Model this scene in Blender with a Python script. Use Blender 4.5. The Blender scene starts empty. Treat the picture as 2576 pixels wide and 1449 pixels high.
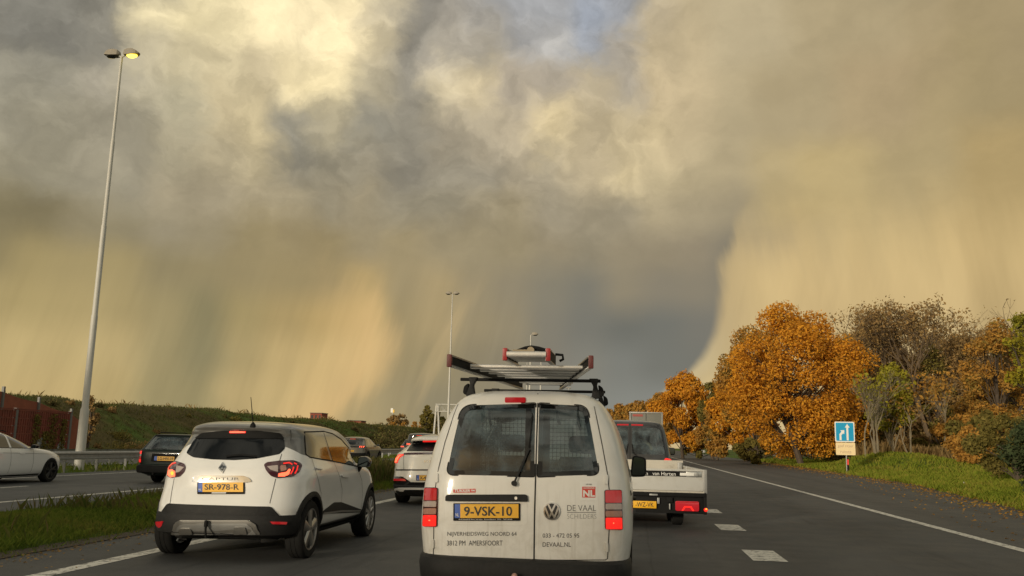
import bpy, bmesh, math, random
import numpy as np
from mathutils import Vector, Matrix
from mathutils.bvhtree import BVHTree
from mathutils.geometry import delaunay_2d_cdt

random.seed(7); rng = np.random.default_rng(7)
scene = bpy.context.scene
COL = scene.collection
R = math.radians

# ------------------------------------------------------------------ camera
# World: +Y runs along the motorway, X to the right, Z up; the camera is at
# driver's eye height, looking 7.9 degrees left of the road and 10 degrees up.
PW, PH, FPX = 2576, 1449, 2241.0
CAM_Z, PITCH, ROLL, YAW = 1.35, R(9.97), R(1.3), R(7.9)
_f = Vector((0, math.cos(PITCH), math.sin(PITCH))); _r = Vector((1, 0, 0)); _u = _r.cross(_f)
_r, _u = math.cos(ROLL) * _r + math.sin(ROLL) * _u, math.cos(ROLL) * _u - math.sin(ROLL) * _r
_rz = Matrix.Rotation(YAW, 3, 'Z')
CF, CRT, CU = _rz @ _f, _rz @ _r, _rz @ _u
CPOS = Vector((0, 0, CAM_Z))
cam_d = bpy.data.cameras.new('camera'); cam = bpy.data.objects.new('camera', cam_d); COL.objects.link(cam)
cam_d.sensor_width = 36; cam_d.lens = FPX / PW * 36; cam_d.clip_start = 0.1; cam_d.clip_end = 6000
m = Matrix.Identity(4)
for i in range(3):
    m[i][0], m[i][1], m[i][2], m[i][3] = CRT[i], CU[i], -CF[i], CPOS[i]
cam.matrix_world = m
scene.camera = cam

# measuring frames used while surveying the photograph: (x0, y0, scale)
K = 3346 / 2576
CR = {'A': (0, 1230, 2.2219), 'B': (480, 1340, 2.78625), 'C': (1340, 1250, 2.2923), 'D': (1420, 1070, 4.2933),
      'E': (1960, 1300, 3.018), 'F': (2100, 940, 2.0674), 'H': (1060, 1240, 3.45), 'V': (430, 1380, 6.588),
      'K': (1260, 1360, 4.8318), 'T': (2040, 1480, 5.5733), 'Q': (1080, 1380, 7.5765), 'N': (1980, 1330, 6.3)}
def ray(c, x, y):
    if c:
        a, b, s = CR[c]; x, y = (a + x / s) / K, (b + y / s) / K
    x, y = float(x), float(y)
    return (CF + (x - PW / 2) / FPX * CRT - (y - PH / 2) / FPX * CU).normalized()
def at_y(c, x, y, Y):
    d = ray(c, x, y); return CPOS + d * (Y / d.y)
def at_x(c, x, y, X):
    d = ray(c, x, y); return CPOS + d * (X / d.x)

# ------------------------------------------------------------------ sun, exposure
SUN_AZ, SUN_EL = R(208), R(9)          # azimuth clockwise from +Y: behind the camera and to its left
SUN_DIR = Vector((math.sin(SUN_AZ) * math.cos(SUN_EL), math.cos(SUN_AZ) * math.cos(SUN_EL), math.sin(SUN_EL)))
sd = bpy.data.lights.new('sun', 'SUN'); sd.energy = 2.7; sd.angle = R(3); sd.color = (1.0, 0.87, 0.66)
sun = bpy.data.objects.new('sun', sd); COL.objects.link(sun)
sun.rotation_euler = SUN_DIR.to_track_quat('Z', 'Y').to_euler(); sun.location = SUN_DIR * 200
vs = scene.view_settings
vs.view_transform = 'Standard'; vs.look = 'None'; vs.exposure = 0.0; vs.gamma = 1.0; vs.use_curve_mapping = False
scene.cycles.max_bounces = 6; scene.cycles.diffuse_bounces = 2; scene.cycles.glossy_bounces = 3
scene.cycles.transparent_max_bounces = 12; scene.cycles.transmission_bounces = 4
scene.cycles.use_denoising = True
scene.cycles.sample_clamp_indirect = 4.0

# ------------------------------------------------------------------ sky
def lin(c):
    return tuple(((v / 255) / 12.92 if v / 255 <= .04045 else ((v / 255 + .055) / 1.055) ** 2.4) for v in c)

class NT:
    """small helper to write node graphs"""
    def __init__(s, tree): s.t = tree; s.n = tree.nodes; s.l = tree.links
    def node(s, typ, **kw):
        n = s.n.new(typ)
        for k, v in kw.items(): setattr(n, k, v)
        return n
    def put(s, sock, v):
        if isinstance(v, bpy.types.NodeSocket): s.l.new(v, sock)
        elif v is not None: sock.default_value = v
    def math(s, op, a, b=None, c=None, clamp=False):
        n = s.node('ShaderNodeMath', operation=op, use_clamp=clamp)
        s.put(n.inputs[0], a); s.put(n.inputs[1], b)
        if c is not None: s.put(n.inputs[2], c)
        return n.outputs[0]
    def vmath(s, op, a, b=None):
        n = s.node('ShaderNodeVectorMath', operation=op); s.put(n.inputs[0], a)
        if b is not None: s.put(n.inputs[1], b)
        return n.outputs[0]
    def xyz(s, x, y, z):
        n = s.node('ShaderNodeCombineXYZ'); s.put(n.inputs[0], x); s.put(n.inputs[1], y); s.put(n.inputs[2], z); return n.outputs[0]
    def noise(s, vec, scale=1., detail=4., rough=.5, dist=0., out=0, lac=2.):
        n = s.node('ShaderNodeTexNoise'); s.put(n.inputs['Vector'], vec)
        n.inputs['Scale'].default_value = scale; n.inputs['Detail'].default_value = detail
        n.inputs['Roughness'].default_value = rough; n.inputs['Distortion'].default_value = dist
        n.inputs['Lacunarity'].default_value = lac
        return n.outputs[out]
    def ramp(s, fac, stops, interp='LINEAR'):
        n = s.node('ShaderNodeValToRGB'); cr = n.color_ramp; cr.interpolation = interp
        while len(cr.elements) < len(stops): cr.elements.new(0.5)
        for e, (p, c) in zip(cr.elements, stops):
            e.position = p; e.color = (*c[:3], 1) if not isinstance(c, (int, float)) else (c, c, c, 1)
        s.put(n.inputs[0], fac); return n.outputs[0]
    def mix(s, fac, a, b, blend='MIX'):
        n = s.node('ShaderNodeMix', data_type='RGBA', blend_type=blend, clamp_factor=True)
        s.put(n.inputs[0], fac); s.put(n.inputs[6], a if isinstance(a, bpy.types.NodeSocket) else (*a[:3], 1))
        s.put(n.inputs[7], b if isinstance(b, bpy.types.NodeSocket) else (*b[:3], 1)); return n.outputs[2]
    def smooth(s, v, a, b, lo=0., hi=1.):
        n = s.node('ShaderNodeMapRange', interpolation_type='SMOOTHSTEP'); s.put(n.inputs[0], v)
        n.inputs[1].default_value = a; n.inputs[2].default_value = b; n.inputs[3].default_value = lo; n.inputs[4].default_value = hi
        return n.outputs[0]

def azel(x, y):
    d = ray(None, x, y); return math.atan2(d.x, d.y), math.asin(d.z)

# cloud colours read off the photograph (x, y in the survey picture; sRGB)
SKY = [(100,40,128,127,118),(100,200,151,148,132),(100,400,150,145,124),(60,560,126,118,90),(100,700,164,149,104),(100,850,184,166,117),(100,960,186,166,116),(-250,700,165,150,108),(-250,300,150,145,125),
(250,60,135,133,122),(230,190,160,155,138),(300,380,152,147,128),(300,560,138,130,104),(300,720,160,146,104),(300,850,184,166,118),(300,960,176,158,110),
(450,70,228,216,172),(620,90,238,225,180),(850,60,236,222,178),(720,40,226,213,172),(520,150,198,188,154),(700,170,212,198,160),(380,130,184,176,148),(560,50,222,210,168),(960,60,186,177,150),(640,190,190,179,146),(450,290,172,166,140),(590,220,204,190,150),(800,200,232,218,172),(900,130,234,219,174),(660,310,186,174,138),(500,420,160,151,126),(690,470,164,154,126),(450,560,150,142,118),(550,330,176,166,136),
(750,340,138,136,124),(800,440,138,133,115),(1020,140,138,135,124),(1060,60,136,134,126),(950,280,143,140,126),(900,520,150,141,116),(1050,380,140,136,122),(1080,500,146,140,120),
(1160,80,160,156,145),(1300,50,157,160,162),(1380,130,172,172,168),(1480,60,150,158,168),(1150,190,214,202,168),(1230,270,200,187,152),(1420,330,206,191,150),(1290,330,176,166,142),(1180,330,158,150,130),(1500,390,180,168,138),(1340,220,168,160,144),(1320,310,190,178,148),(1500,300,182,170,140),(1560,160,166,160,146),
(1605,415,214,199,152),(1660,460,176,164,132),(1560,400,196,182,146),(1200,440,152,146,128),(1400,480,160,152,130),(1300,600,148,138,110),(1620,600,144,135,112),(1450,620,140,133,112),(1180,600,150,140,112),
(1500,760,112,114,107),(1600,850,108,110,103),(1710,800,112,114,107),(1400,880,124,121,109),(1620,990,131,134,128),(1500,1000,128,130,122),(1700,900,112,114,107),(1640,770,112,114,107),(1380,760,128,125,110),(1740,650,142,133,112),(1450,670,146,137,114),(1570,680,144,135,112),(1680,690,142,133,112),(1350,670,148,138,113),(1560,540,150,142,120),(1800,850,120,118,108),(1850,700,124,120,106),
(1720,120,186,172,138),(1700,250,190,175,140),(1850,60,182,170,138),(1850,330,172,160,128),(2000,250,168,155,122),(2200,200,168,152,118),(2500,200,158,144,108),(2500,430,170,151,106),(2150,50,168,155,122),(2560,60,158,144,110),(2300,400,170,155,116),(2850,300,160,145,108),(2800,700,180,160,112),(2060,430,180,163,118),
(520,790,134,127,95),(480,900,138,131,98),(430,990,150,140,102),(640,800,156,142,100),(700,950,190,169,119),(600,650,146,134,100),(800,650,148,135,100),(420,650,142,132,100),(880,790,186,162,108),(850,940,202,178,124),(760,850,172,151,104),(1020,860,152,139,104),(1080,780,166,150,112),(1130,900,152,140,106),(1200,800,150,139,110),(1000,650,152,140,108),(1050,1000,140,132,106),(1230,940,134,127,106),(950,1030,160,146,108),(1280,700,140,132,110),
(300,-200,150,145,130),(900,-200,190,180,150),(1500,-200,150,150,150),(2200,-200,160,150,120)]
_P = np.array([azel(p[0], p[1]) for p in SKY]); _Cc = np.array([lin(p[2:]) for p in SKY])
AZ0 = -YAW
GU = np.radians(np.linspace(-36, 36, 31)); GV = np.radians([0, 2.5, 5, 7.5, 10, 12.5, 15, 17.5, 20, 22.5, 25, 27.5, 31])
def sky_rbf(a, e, s=R(2.6)):
    d2 = (_P[:, 0] - a) ** 2 + (_P[:, 1] - e) ** 2
    w = 1 / (d2 + s * s * .12) ** 2.9; return (w[:, None] * _Cc).sum(0) / w.sum()

world = bpy.data.worlds.new('World'); scene.world = world; world.use_nodes = True
W = NT(world.node_tree); W.n.clear()
tc = W.node('ShaderNodeTexCoord').outputs['Generated']
sep = W.node('ShaderNodeSeparateXYZ'); W.l.new(tc, sep.inputs[0])
az = W.math('SUBTRACT', W.math('ARCTAN2', sep.outputs[0], sep.outputs[1]), AZ0)
el = W.math('ARCSINE', sep.outputs[2])
uv = W.xyz(az, el, 0.0)
high = W.smooth(el, R(8.5), R(18))                       # cumulus aloft, smooth rain curtains below
hx = W.math('MULTIPLY', W.smooth(az, R(6), R(16), 1., .30), high)
nbig = W.noise(W.vmath('MULTIPLY', uv, (7., 9.5, 1)), 1., 3.5, .50, 0., out=1)
nfine = W.noise(W.vmath('MULTIPLY', uv, (22., 27., 1)), 1., 7., .62, .3, out=1)
warp = W.vmath('ADD', W.vmath('SUBTRACT', nbig, (.5, .5, .5)), W.vmath('MULTIPLY', W.vmath('SUBTRACT', nfine, (.5, .5, .5)), (.62, .62, 0)))
wamt = W.math('MULTIPLY_ADD', hx, .062, .016)
wsc = W.node('ShaderNodeVectorMath', operation='SCALE'); W.l.new(warp, wsc.inputs[0]); W.l.new(wamt, wsc.inputs['Scale'])
uvw = W.vmath('ADD', uv, wsc.outputs[0])
s2 = W.node('ShaderNodeSeparateXYZ'); W.l.new(uvw, s2.inputs[0])
uu = W.math('MULTIPLY_ADD', s2.outputs[0], 1 / R(72), .5, clamp=True); vv = s2.outputs[1]
rows = []
for ev in GV:
    rows.append(W.ramp(uu, [(i / 30, sky_rbf(AZ0 + ga, ev)) for i, ga in enumerate(GU)], 'EASE'))
colr = rows[0]
for i in range(1, len(GV)):
    colr = W.mix(W.smooth(vv, GV[i - 1], GV[i]), colr, rows[i])
# crisper, greyer cloud masses aloft
gm = W.node('ShaderNodeGamma'); W.l.new(colr, gm.inputs[0]); gm.inputs[1].default_value = 1.12
gs = W.node('ShaderNodeVectorMath', operation='SCALE'); W.l.new(gm.outputs[0], gs.inputs[0]); gs.inputs['Scale'].default_value = 1.14
hs = W.node('ShaderNodeHueSaturation'); W.l.new(gs.outputs[0], hs.inputs['Color']); hs.inputs['Saturation'].default_value = .92
colr = W.mix(hx, colr, hs.outputs[0])
# rain-shaft streaks, leaning slightly
streak = W.noise(W.xyz(W.math('MULTIPLY_ADD', el, -.25, az), W.math('MULTIPLY', el, .10), .37), 38., 5., .60)
stm = W.math('MULTIPLY', W.math('MULTIPLY', W.smooth(el, R(15), R(5)), W.math('SUBTRACT', 1., W.math('MULTIPLY', W.smooth(az, R(-.5), R(2.5)), W.smooth(az, R(15), R(12))))), .42)
lowmul = W.math('MULTIPLY_ADD', W.math('MULTIPLY', W.math('SUBTRACT', streak, .5), stm), .95, 1.)
# golden shaft to the right, with its sharp curved edge
vx = W.math('ADD', el, W.math('MULTIPLY', W.math('SUBTRACT', W.noise(uv, 30., 3.), .5), R(.5)))
def edge(pts):
    n = W.node('ShaderNodeFloatCurve'); n.inputs[0].default_value = 1.0
    cu = n.mapping.curves[0]; n.mapping.use_clip = False
    E_ = [azel(*p) for p in pts]; E_ = sorted([(e / R(30), (a - AZ0) / R(80) + .5) for a, e in E_])
    while len(cu.points) < len(E_): cu.points.new(.5, .5)
    for q, (p, v) in zip(cu.points, E_): q.location = (p, v)
    n.mapping.update()
    W.put(n.inputs[1], W.math('DIVIDE', vx, R(30))); return W.math('MULTIPLY', W.math('SUBTRACT', n.outputs[0], .5), R(80))
ed = edge([(1640, 1010), (1700, 960), (1745, 925), (1785, 870), (1806, 810), (1812, 740), (1806, 660), (1826, 590), (1880, 500), (1990, 420), (2150, 340)])
du = W.math('SUBTRACT', az, ed)
fe = W.noise(W.xyz(W.math('MULTIPLY_ADD', el, .20, az), W.math('MULTIPLY', el, .16), 4.1), 20., 4., .55)
duf = W.math('ADD', du, W.math('MULTIPLY', W.math('SUBTRACT', fe, .5), W.smooth(el, R(7), R(13), R(.35), R(4.5))))
g1 = W.math('MULTIPLY', W.math('MULTIPLY_ADD', W.smooth(duf, R(-.4), R(.5)), .74, W.math('MULTIPLY', W.smooth(duf, R(-.3), R(3.2)), .26)), W.smooth(W.math('ADD', el, W.math('MULTIPLY', W.math('SUBTRACT', fe, .5), R(7))), R(17.2), R(9.0)))
gold = W.ramp(W.math('DIVIDE', el, R(18)), [(0, lin((196, 176, 130))), (.25, lin((200, 180, 132))), (.45, lin((199, 176, 126))), (.7, lin((207, 183, 130))), (1, lin((186, 166, 118)))], 'EASE')
gst = W.noise(W.xyz(W.math('MULTIPLY_ADD', el, .12, az), W.math('MULTIPLY', el, .12), 1.7), 15., 4., .55)
gold = W.mix(1., gold, W.ramp(gst, [(.22, (.70, .69, .67)), (.5, (.97, .97, .97)), (.78, (1.10, 1.11, 1.12))]), 'MULTIPLY')
gedge = W.math('MULTIPLY', W.smooth(du, R(1.4), R(.25)), W.smooth(el, R(9), R(4)))
gold = W.mix(W.math('MULTIPLY', gedge, .55), gold, lin((214, 197, 152)))
colr = W.mix(W.math('MULTIPLY', g1, W.smooth(du, R(26), R(12), .42, .95)), colr, gold)
# the bright shaft left of the middle pole, bowed to the right
ed2 = edge([(900, 1010), (945, 960), (970, 900), (976, 840), (968, 770), (945, 715), (900, 660)])
fe2 = W.noise(W.xyz(W.math('MULTIPLY_ADD', el, -.35, az), W.math('MULTIPLY', el, .18), 8.3), 30., 4., .6)
du2 = W.math('ADD', W.math('SUBTRACT', az, ed2), W.math('MULTIPLY', W.math('SUBTRACT', fe2, .5), R(3.2)))
g2 = W.math('MULTIPLY', W.math('MULTIPLY', W.smooth(du2, R(1.1), R(-1.1)), W.smooth(du2, R(-5.2), R(-.9))), W.math('MULTIPLY', W.smooth(W.math('ADD', el, W.math('MULTIPLY', W.math('SUBTRACT', fe2, .5), R(6))), R(11.5), R(6.2)), W.smooth(el, R(-.5), R(1.6))))
colr = W.mix(W.math('MULTIPLY', g2, .84), colr, lin((204, 175, 122)))
# fainter shafts between it and the slate gap
fs = W.math('MULTIPLY', W.smooth(W.noise(W.xyz(W.math('MULTIPLY_ADD', el, -.45, az), W.math('MULTIPLY', el, .12), 2.6), 24., 4., .55), .50, .70), W.math('MULTIPLY', W.math('MULTIPLY', W.smooth(az, R(-8.5), R(-6.5)), W.smooth(az, R(1.5), R(-2.0))), W.math('MULTIPLY', W.smooth(el, R(11.5), R(7.5)), W.smooth(el, R(.5), R(3)))))
colr = W.mix(W.math('MULTIPLY', fs, .55), colr, lin((184, 164, 122)))
colr = W.mix(1., colr, W.xyz(W.math('MULTIPLY', lowmul, 1.06), W.math('MULTIPLY', lowmul, 1.02), W.math('MULTIPLY', lowmul, 1.0)), 'MULTIPLY')
# billows and wisps aloft
puff = W.smooth(W.noise(W.vmath('MULTIPLY', uvw, (1, 1.25, 1)), 15., 9., .58, .15), .36, .66)
pm = W.math('MULTIPLY_ADD', W.math('MULTIPLY', W.math('SUBTRACT', puff, .5), hx), .24, 1.03)
wisp = W.noise(W.vmath('MULTIPLY', uvw, (1, 1.3, 1)), 42., 8., .62, .3)
pm = W.math('MULTIPLY', pm, W.math('MULTIPLY_ADD', W.math('MULTIPLY', W.math('SUBTRACT', wisp, .5), hx), .38, 1.))
crisp = W.smooth(W.noise(W.vmath('MULTIPLY', uvw, (1, 1.35, 1)), 10., 12., .56, .1), .455, .545)
pm = W.math('MULTIPLY', pm, W.math('MULTIPLY_ADD', W.math('MULTIPLY', W.math('SUBTRACT', crisp, .5), hx), .10, 1.))
colr = W.mix(1., colr, W.xyz(pm, pm, pm), 'MULTIPLY')
# behind the camera: broken cloud over the low sun, same warm greys
skyt = W.node('ShaderNodeTexSky', sky_type='NISHITA', sun_disc=False)
skyt.sun_elevation = SUN_EL; skyt.sun_rotation = SUN_AZ; skyt.air_density = 1.3; skyt.dust_density = 2.5
nis = W.mix(1., skyt.outputs[0], (.62, .58, .50), 'MULTIPLY')
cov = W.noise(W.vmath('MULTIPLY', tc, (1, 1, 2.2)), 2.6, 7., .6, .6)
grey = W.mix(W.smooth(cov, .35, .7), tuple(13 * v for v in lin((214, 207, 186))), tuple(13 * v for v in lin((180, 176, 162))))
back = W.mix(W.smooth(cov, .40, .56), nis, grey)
inview = W.math('MULTIPLY', W.smooth(W.math('ABSOLUTE', az), R(62), R(33)), W.smooth(el, R(50), R(29)))
ten = W.node('ShaderNodeVectorMath', operation='SCALE'); W.l.new(colr, ten.inputs[0]); ten.inputs['Scale'].default_value = 10.
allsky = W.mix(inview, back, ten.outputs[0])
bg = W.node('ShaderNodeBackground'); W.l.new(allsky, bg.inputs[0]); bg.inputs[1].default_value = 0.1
wo = W.node('ShaderNodeOutputWorld'); W.l.new(bg.outputs[0], wo.inputs[0])
world.cycles.sampling_method = 'MANUAL'; world.cycles.sample_map_resolution = 512

# ------------------------------------------------------------------ materials
MATS = {}
def mat(name, col, rough=.5, metal=0., coat=0., var=.0, vscale=6., bump=0., bscale=40., emit=None, estr=0., spec=None, croug=.05, dirt=None, trans=0., alpha=1.):
    """procedural surface: base colour broken up by noise, optional grain relief, dirt tint and emission"""
    if name in MATS: return MATS[name]
    mt = bpy.data.materials.new(name); mt.use_nodes = True; g = NT(mt.node_tree)
    b = g.n['Principled BSDF']; b.inputs['Roughness'].default_value = rough; b.inputs['Metallic'].default_value = metal
    b.inputs['Coat Weight'].default_value = coat; b.inputs['Coat Roughness'].default_value = croug
    if spec is not None: b.inputs['Specular IOR Level'].default_value = spec
    o = g.node('ShaderNodeTexCoord').outputs['Object']
    c = (*col, 1); b.inputs['Base Color'].default_value = c
    out = None
    if var:
        n = g.noise(o, vscale, 6., .6)
        lo = tuple(max(0, v * (1 - var)) for v in col); hi = tuple(v * (1 + var) for v in col)
        out = g.ramp(n, [(.25, lo), (.75, hi)])
    if dirt:
        n = g.noise(o, dirt[1], 7., .65, .4)
        out = g.mix(g.smooth(n, dirt[2], dirt[3]), out or c, dirt[0])
    if out: g.put(b.inputs['Base Color'], out)
    if bump:
        bn = g.node('ShaderNodeBump'); bn.inputs['Strength'].default_value = bump; bn.inputs['Distance'].default_value = .02
        g.put(bn.inputs['Height'], g.noise(o, bscale, 5., .6)); g.put(b.inputs['Normal'], bn.outputs[0])
    if emit: b.inputs['Emission Color'].default_value = (*emit, 1); b.inputs['Emission Strength'].default_value = estr
    if trans: b.inputs['Transmission Weight'].default_value = trans
    MATS[name] = mt; return mt

def glass_mat(name, tint, refl=1.0, film=.0, filmcol=(.5, .5, .45)):
    """car glazing: tinted see-through pane, Fresnel mirror on top, thin diffuse film for road dirt and painted sky reflection"""
    mt = bpy.data.materials.new(name); mt.use_nodes = True; g = NT(mt.node_tree); g.n.remove(g.n['Principled BSDF'])
    tr = g.node('ShaderNodeBsdfTransparent'); tr.inputs[0].default_value = (*tint, 1)
    gl = g.node('ShaderNodeBsdfGlossy'); gl.inputs['Roughness'].default_value = .03; gl.inputs[0].default_value = (1, 1, 1, 1)
    fr = g.node('ShaderNodeFresnel'); fr.inputs[0].default_value = 1.52
    mx = g.node('ShaderNodeMixShader'); g.put(mx.inputs[0], g.math('MULTIPLY', fr.outputs[0], 1.7 * refl, clamp=True))
    g.l.new(tr.outputs[0], mx.inputs[1]); g.l.new(gl.outputs[0], mx.inputs[2]); last = mx.outputs[0]
    if film:
        df = g.node('ShaderNodeBsdfDiffuse'); df.inputs[0].default_value = (*filmcol, 1)
        o = g.node('ShaderNodeTexCoord').outputs['Object']
        m2 = g.node('ShaderNodeMixShader'); g.put(m2.inputs[0], g.math('MULTIPLY', g.smooth(g.noise(o, 4., 5., .6), .3, .75), film))
        g.l.new(last, m2.inputs[1]); g.l.new(df.outputs[0], m2.inputs[2]); last = m2.outputs[0]
    g.l.new(last, g.n['Material Output'].inputs[0]); MATS[name] = mt; return mt

def leaf_mat(name, cols, trans=.35):
    mt = bpy.data.materials.new(name); mt.use_nodes = True; g = NT(mt.node_tree); g.n.remove(g.n['Principled BSDF'])
    rnd = g.node('ShaderNodeNewGeometry').outputs['Random Per Island']
    o = g.node('ShaderNodeTexCoord').outputs['Object']
    f = g.math('MULTIPLY_ADD', rnd, .48, g.math('MULTIPLY', g.smooth(g.noise(o, .55, 3., .6), .28, .72), .52))
    c = g.ramp(f, [(i / (len(cols) - 1) * .8 + .1, k) for i, k in enumerate(cols)])
    d = g.node('ShaderNodeBsdfDiffuse'); g.put(d.inputs[0], c)
    t = g.node('ShaderNodeBsdfTranslucent'); g.put(t.inputs[0], c)
    mx = g.node('ShaderNodeMixShader'); mx.inputs[0].default_value = trans
    g.l.new(d.outputs[0], mx.inputs[1]); g.l.new(t.outputs[0], mx.inputs[2]); g.l.new(mx.outputs[0], g.n['Material Output'].inputs[0])
    MATS[name] = mt; return mt

# ------------------------------------------------------------------ objects and meshes
def tag(o, label=None, cat=None, group=None, kind=None):
    for k, v in (('label', label), ('category', cat), ('group', group), ('kind', kind)):
        if v: o[k] = v
    return o
def empty(name, loc, parent=None, rz=0.):
    o = bpy.data.objects.new(name, None); COL.objects.link(o); o.location = loc; o.rotation_euler.z = rz
    o.empty_display_size = .2
    if parent: o.parent = parent
    return o
def link(name, me, mt=None, parent=None, loc=None):
    o = bpy.data.objects.new(name, me); COL.objects.link(o)
    if mt is not None and not me.materials: me.materials.append(MATS[mt] if isinstance(mt, str) else mt)
    if parent: o.parent = parent
    if loc is not None: o.location = loc
    return o
def copy_tree(o, parent=None):
    c = o.copy(); COL.objects.link(c); c.parent = parent
    for ch in list(o.children): copy_tree(ch, c)
    return c
def shade(me, ang=35):
    me.polygons.foreach_set('use_smooth', [True] * len(me.polygons))
    me.set_sharp_from_angle(angle=R(ang)); me.update()

class MB:
    def __init__(s): s.v = []; s.f = []; s.mi = []
    def add(s, vs, fs):
        b = len(s.v); s.v += [tuple(p) for p in vs]; s.f += [tuple(i + b for i in f) for f in fs]; return s
    def box(s, c, d, rz=0., taper=1.):
        x, y, z = d[0] / 2, d[1] / 2, d[2] / 2; k, w = math.cos(rz), math.sin(rz); vs = []
        for sz in (-1, 1):
            t = 1 if sz < 0 else taper
            for sx, sy in ((-1, -1), (1, -1), (1, 1), (-1, 1)):
                a, b = sx * x * t, sy * y * t; vs.append((c[0] + a * k - b * w, c[1] + a * w + b * k, c[2] + sz * z))
        return s.add(vs, [(3, 2, 1, 0), (4, 5, 6, 7), (0, 1, 5, 4), (1, 2, 6, 5), (2, 3, 7, 6), (3, 0, 4, 7)])
    def tube(s, pts, rad, n=8, cap=True, squash=None):
        pts = [Vector(p) for p in pts]; rr = rad if isinstance(rad, (list, tuple)) else [rad] * len(pts); rings = []
        prev = None
        for i, p in enumerate(pts):
            d = (pts[min(i + 1, len(pts) - 1)] - pts[max(i - 1, 0)]).normalized()
            a = prev if prev is not None else (Vector((0, 0, 1)) if abs(d.z) < .9 else Vector((1, 0, 0)))
            x = (a - d * a.dot(d)).normalized(); y = d.cross(x); prev = x
            rings.append([p + (x * math.cos(2 * math.pi * k / n) + y * math.sin(2 * math.pi * k / n)) * rr[i] for k in range(n)])
        vs = [q for r in rings for q in r]; fs = []
        for i in range(len(pts) - 1):
            for k in range(n):
                fs.append((i * n + k, i * n + (k + 1) % n, (i + 1) * n + (k + 1) % n, (i + 1) * n + k))
        if cap: fs.append(tuple(range(n - 1, -1, -1))); fs.append(tuple((len(pts) - 1) * n + k for k in range(n)))
        return s.add(vs, fs)
    def lathe(s, prof, axis='Z', n=24, c=(0, 0, 0), close=False):
        vs, fs = [], []
        for r, h in prof:
            for k in range(n):
                a = 2 * math.pi * k / n; p = (r * math.cos(a), r * math.sin(a), h)
                if axis == 'X': p = (p[2], p[0], p[1])
                if axis == 'Y': p = (p[0], p[2], p[1])
                vs.append((p[0] + c[0], p[1] + c[1], p[2] + c[2]))
        for i in range(len(prof) - 1 + (1 if close else 0)):
            j = (i + 1) % len(prof)
            for k in range(n): fs.append((i * n + k, i * n + (k + 1) % n, j * n + (k + 1) % n, j * n + k))
        return s.add(vs, fs)
    def prism(s, poly, ax, a, b):
        """2D polygon extruded from a to b along axis ax (X: poly=(y,z), Y: poly=(x,z), Z: poly=(x,y))"""
        n = len(poly)
        def P(p, t): return {'X': (t, p[0], p[1]), 'Y': (p[0], t, p[1]), 'Z': (p[0], p[1], t)}[ax]
        vs = [P(p, a) for p in poly] + [P(p, b) for p in poly]
        fs = [tuple(range(n - 1, -1, -1)), tuple(range(n, 2 * n))] + [(i, (i + 1) % n, n + (i + 1) % n, n + i) for i in range(n)]
        return s.add(vs, fs)
    def mesh(s, name='mesh', ang=None, fix=True):
        me = bpy.data.meshes.new(name); me.from_pydata(s.v, [], s.f)
        if fix and len(s.f) < 60000:
            bm = bmesh.new(); bm.from_mesh(me); bmesh.ops.recalc_face_normals(bm, faces=bm.faces[:]); bm.to_mesh(me); bm.free()
        me.update()
        if ang: shade(me, ang)
        return me
    def build(s, name, mt, parent=None, ang=None, loc=None, bevel=0.):
        me = s.mesh(name, None if bevel else ang)
        if bevel:
            bm = bmesh.new(); bm.from_mesh(me)
            es = [e for e in bm.edges if len(e.link_faces) == 2 and e.calc_face_angle(0) > R(40)]
            bmesh.ops.bevel(bm, geom=es, offset=bevel, segments=2, affect='EDGES', profile=.6); bm.to_mesh(me); bm.free(); shade(me, ang or 40)
        return link(name, me, mt, parent, loc)

def rnd(pts, r, n=5):
    """polygon with rounded corners (r: one radius or one per corner)"""
    out = []; N = len(pts); P = [Vector((p[0], p[1])) for p in pts]
    for i in range(N):
        ri = r[i] if isinstance(r, (list, tuple)) else r
        a, b, c = P[i - 1], P[i], P[(i + 1) % N]
        if ri <= 0: out.append((b.x, b.y)); continue
        d1, d2 = (a - b), (c - b); k1 = min(ri, d1.length * .49); k2 = min(ri, d2.length * .49)
        p, q = b + d1.normalized() * k1, b + d2.normalized() * k2
        for j in range(n + 1):
            t = j / n; w = p * (1 - t) ** 2 + b * 2 * t * (1 - t) + q * t * t; out.append((w.x, w.y))
    return out
def ellipse(cx, cy, rx, ry, n=28): return [(cx + rx * math.cos(2 * math.pi * i / n), cy + ry * math.sin(2 * math.pi * i / n)) for i in range(n)]
def inside(p, poly):
    x, y = p; c = False; j = len(poly) - 1
    for i in range(len(poly)):
        if (poly[i][1] > y) != (poly[j][1] > y) and x < (poly[j][0] - poly[i][0]) * (y - poly[i][1]) / (poly[j][1] - poly[i][1]) + poly[i][0]: c = not c
        j = i
    return c
def text_mesh(body, bold=0.):
    cu = bpy.data.curves.new('lettering', 'FONT'); cu.body = body; cu.resolution_u = 3; cu.offset = bold
    ob = bpy.data.objects.new('lettering', cu); me = bpy.data.meshes.new_from_object(ob)
    bpy.data.objects.remove(ob); bpy.data.curves.remove(cu)
    co = np.array([v.co[:] for v in me.vertices]); fs = [tuple(p.vertices) for p in me.polygons]; bpy.data.meshes.remove(me)
    lo, hi = co.min(0), co.max(0); return (co[:, :2] - lo[:2]) / (hi[:2] - lo[:2]), fs
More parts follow.
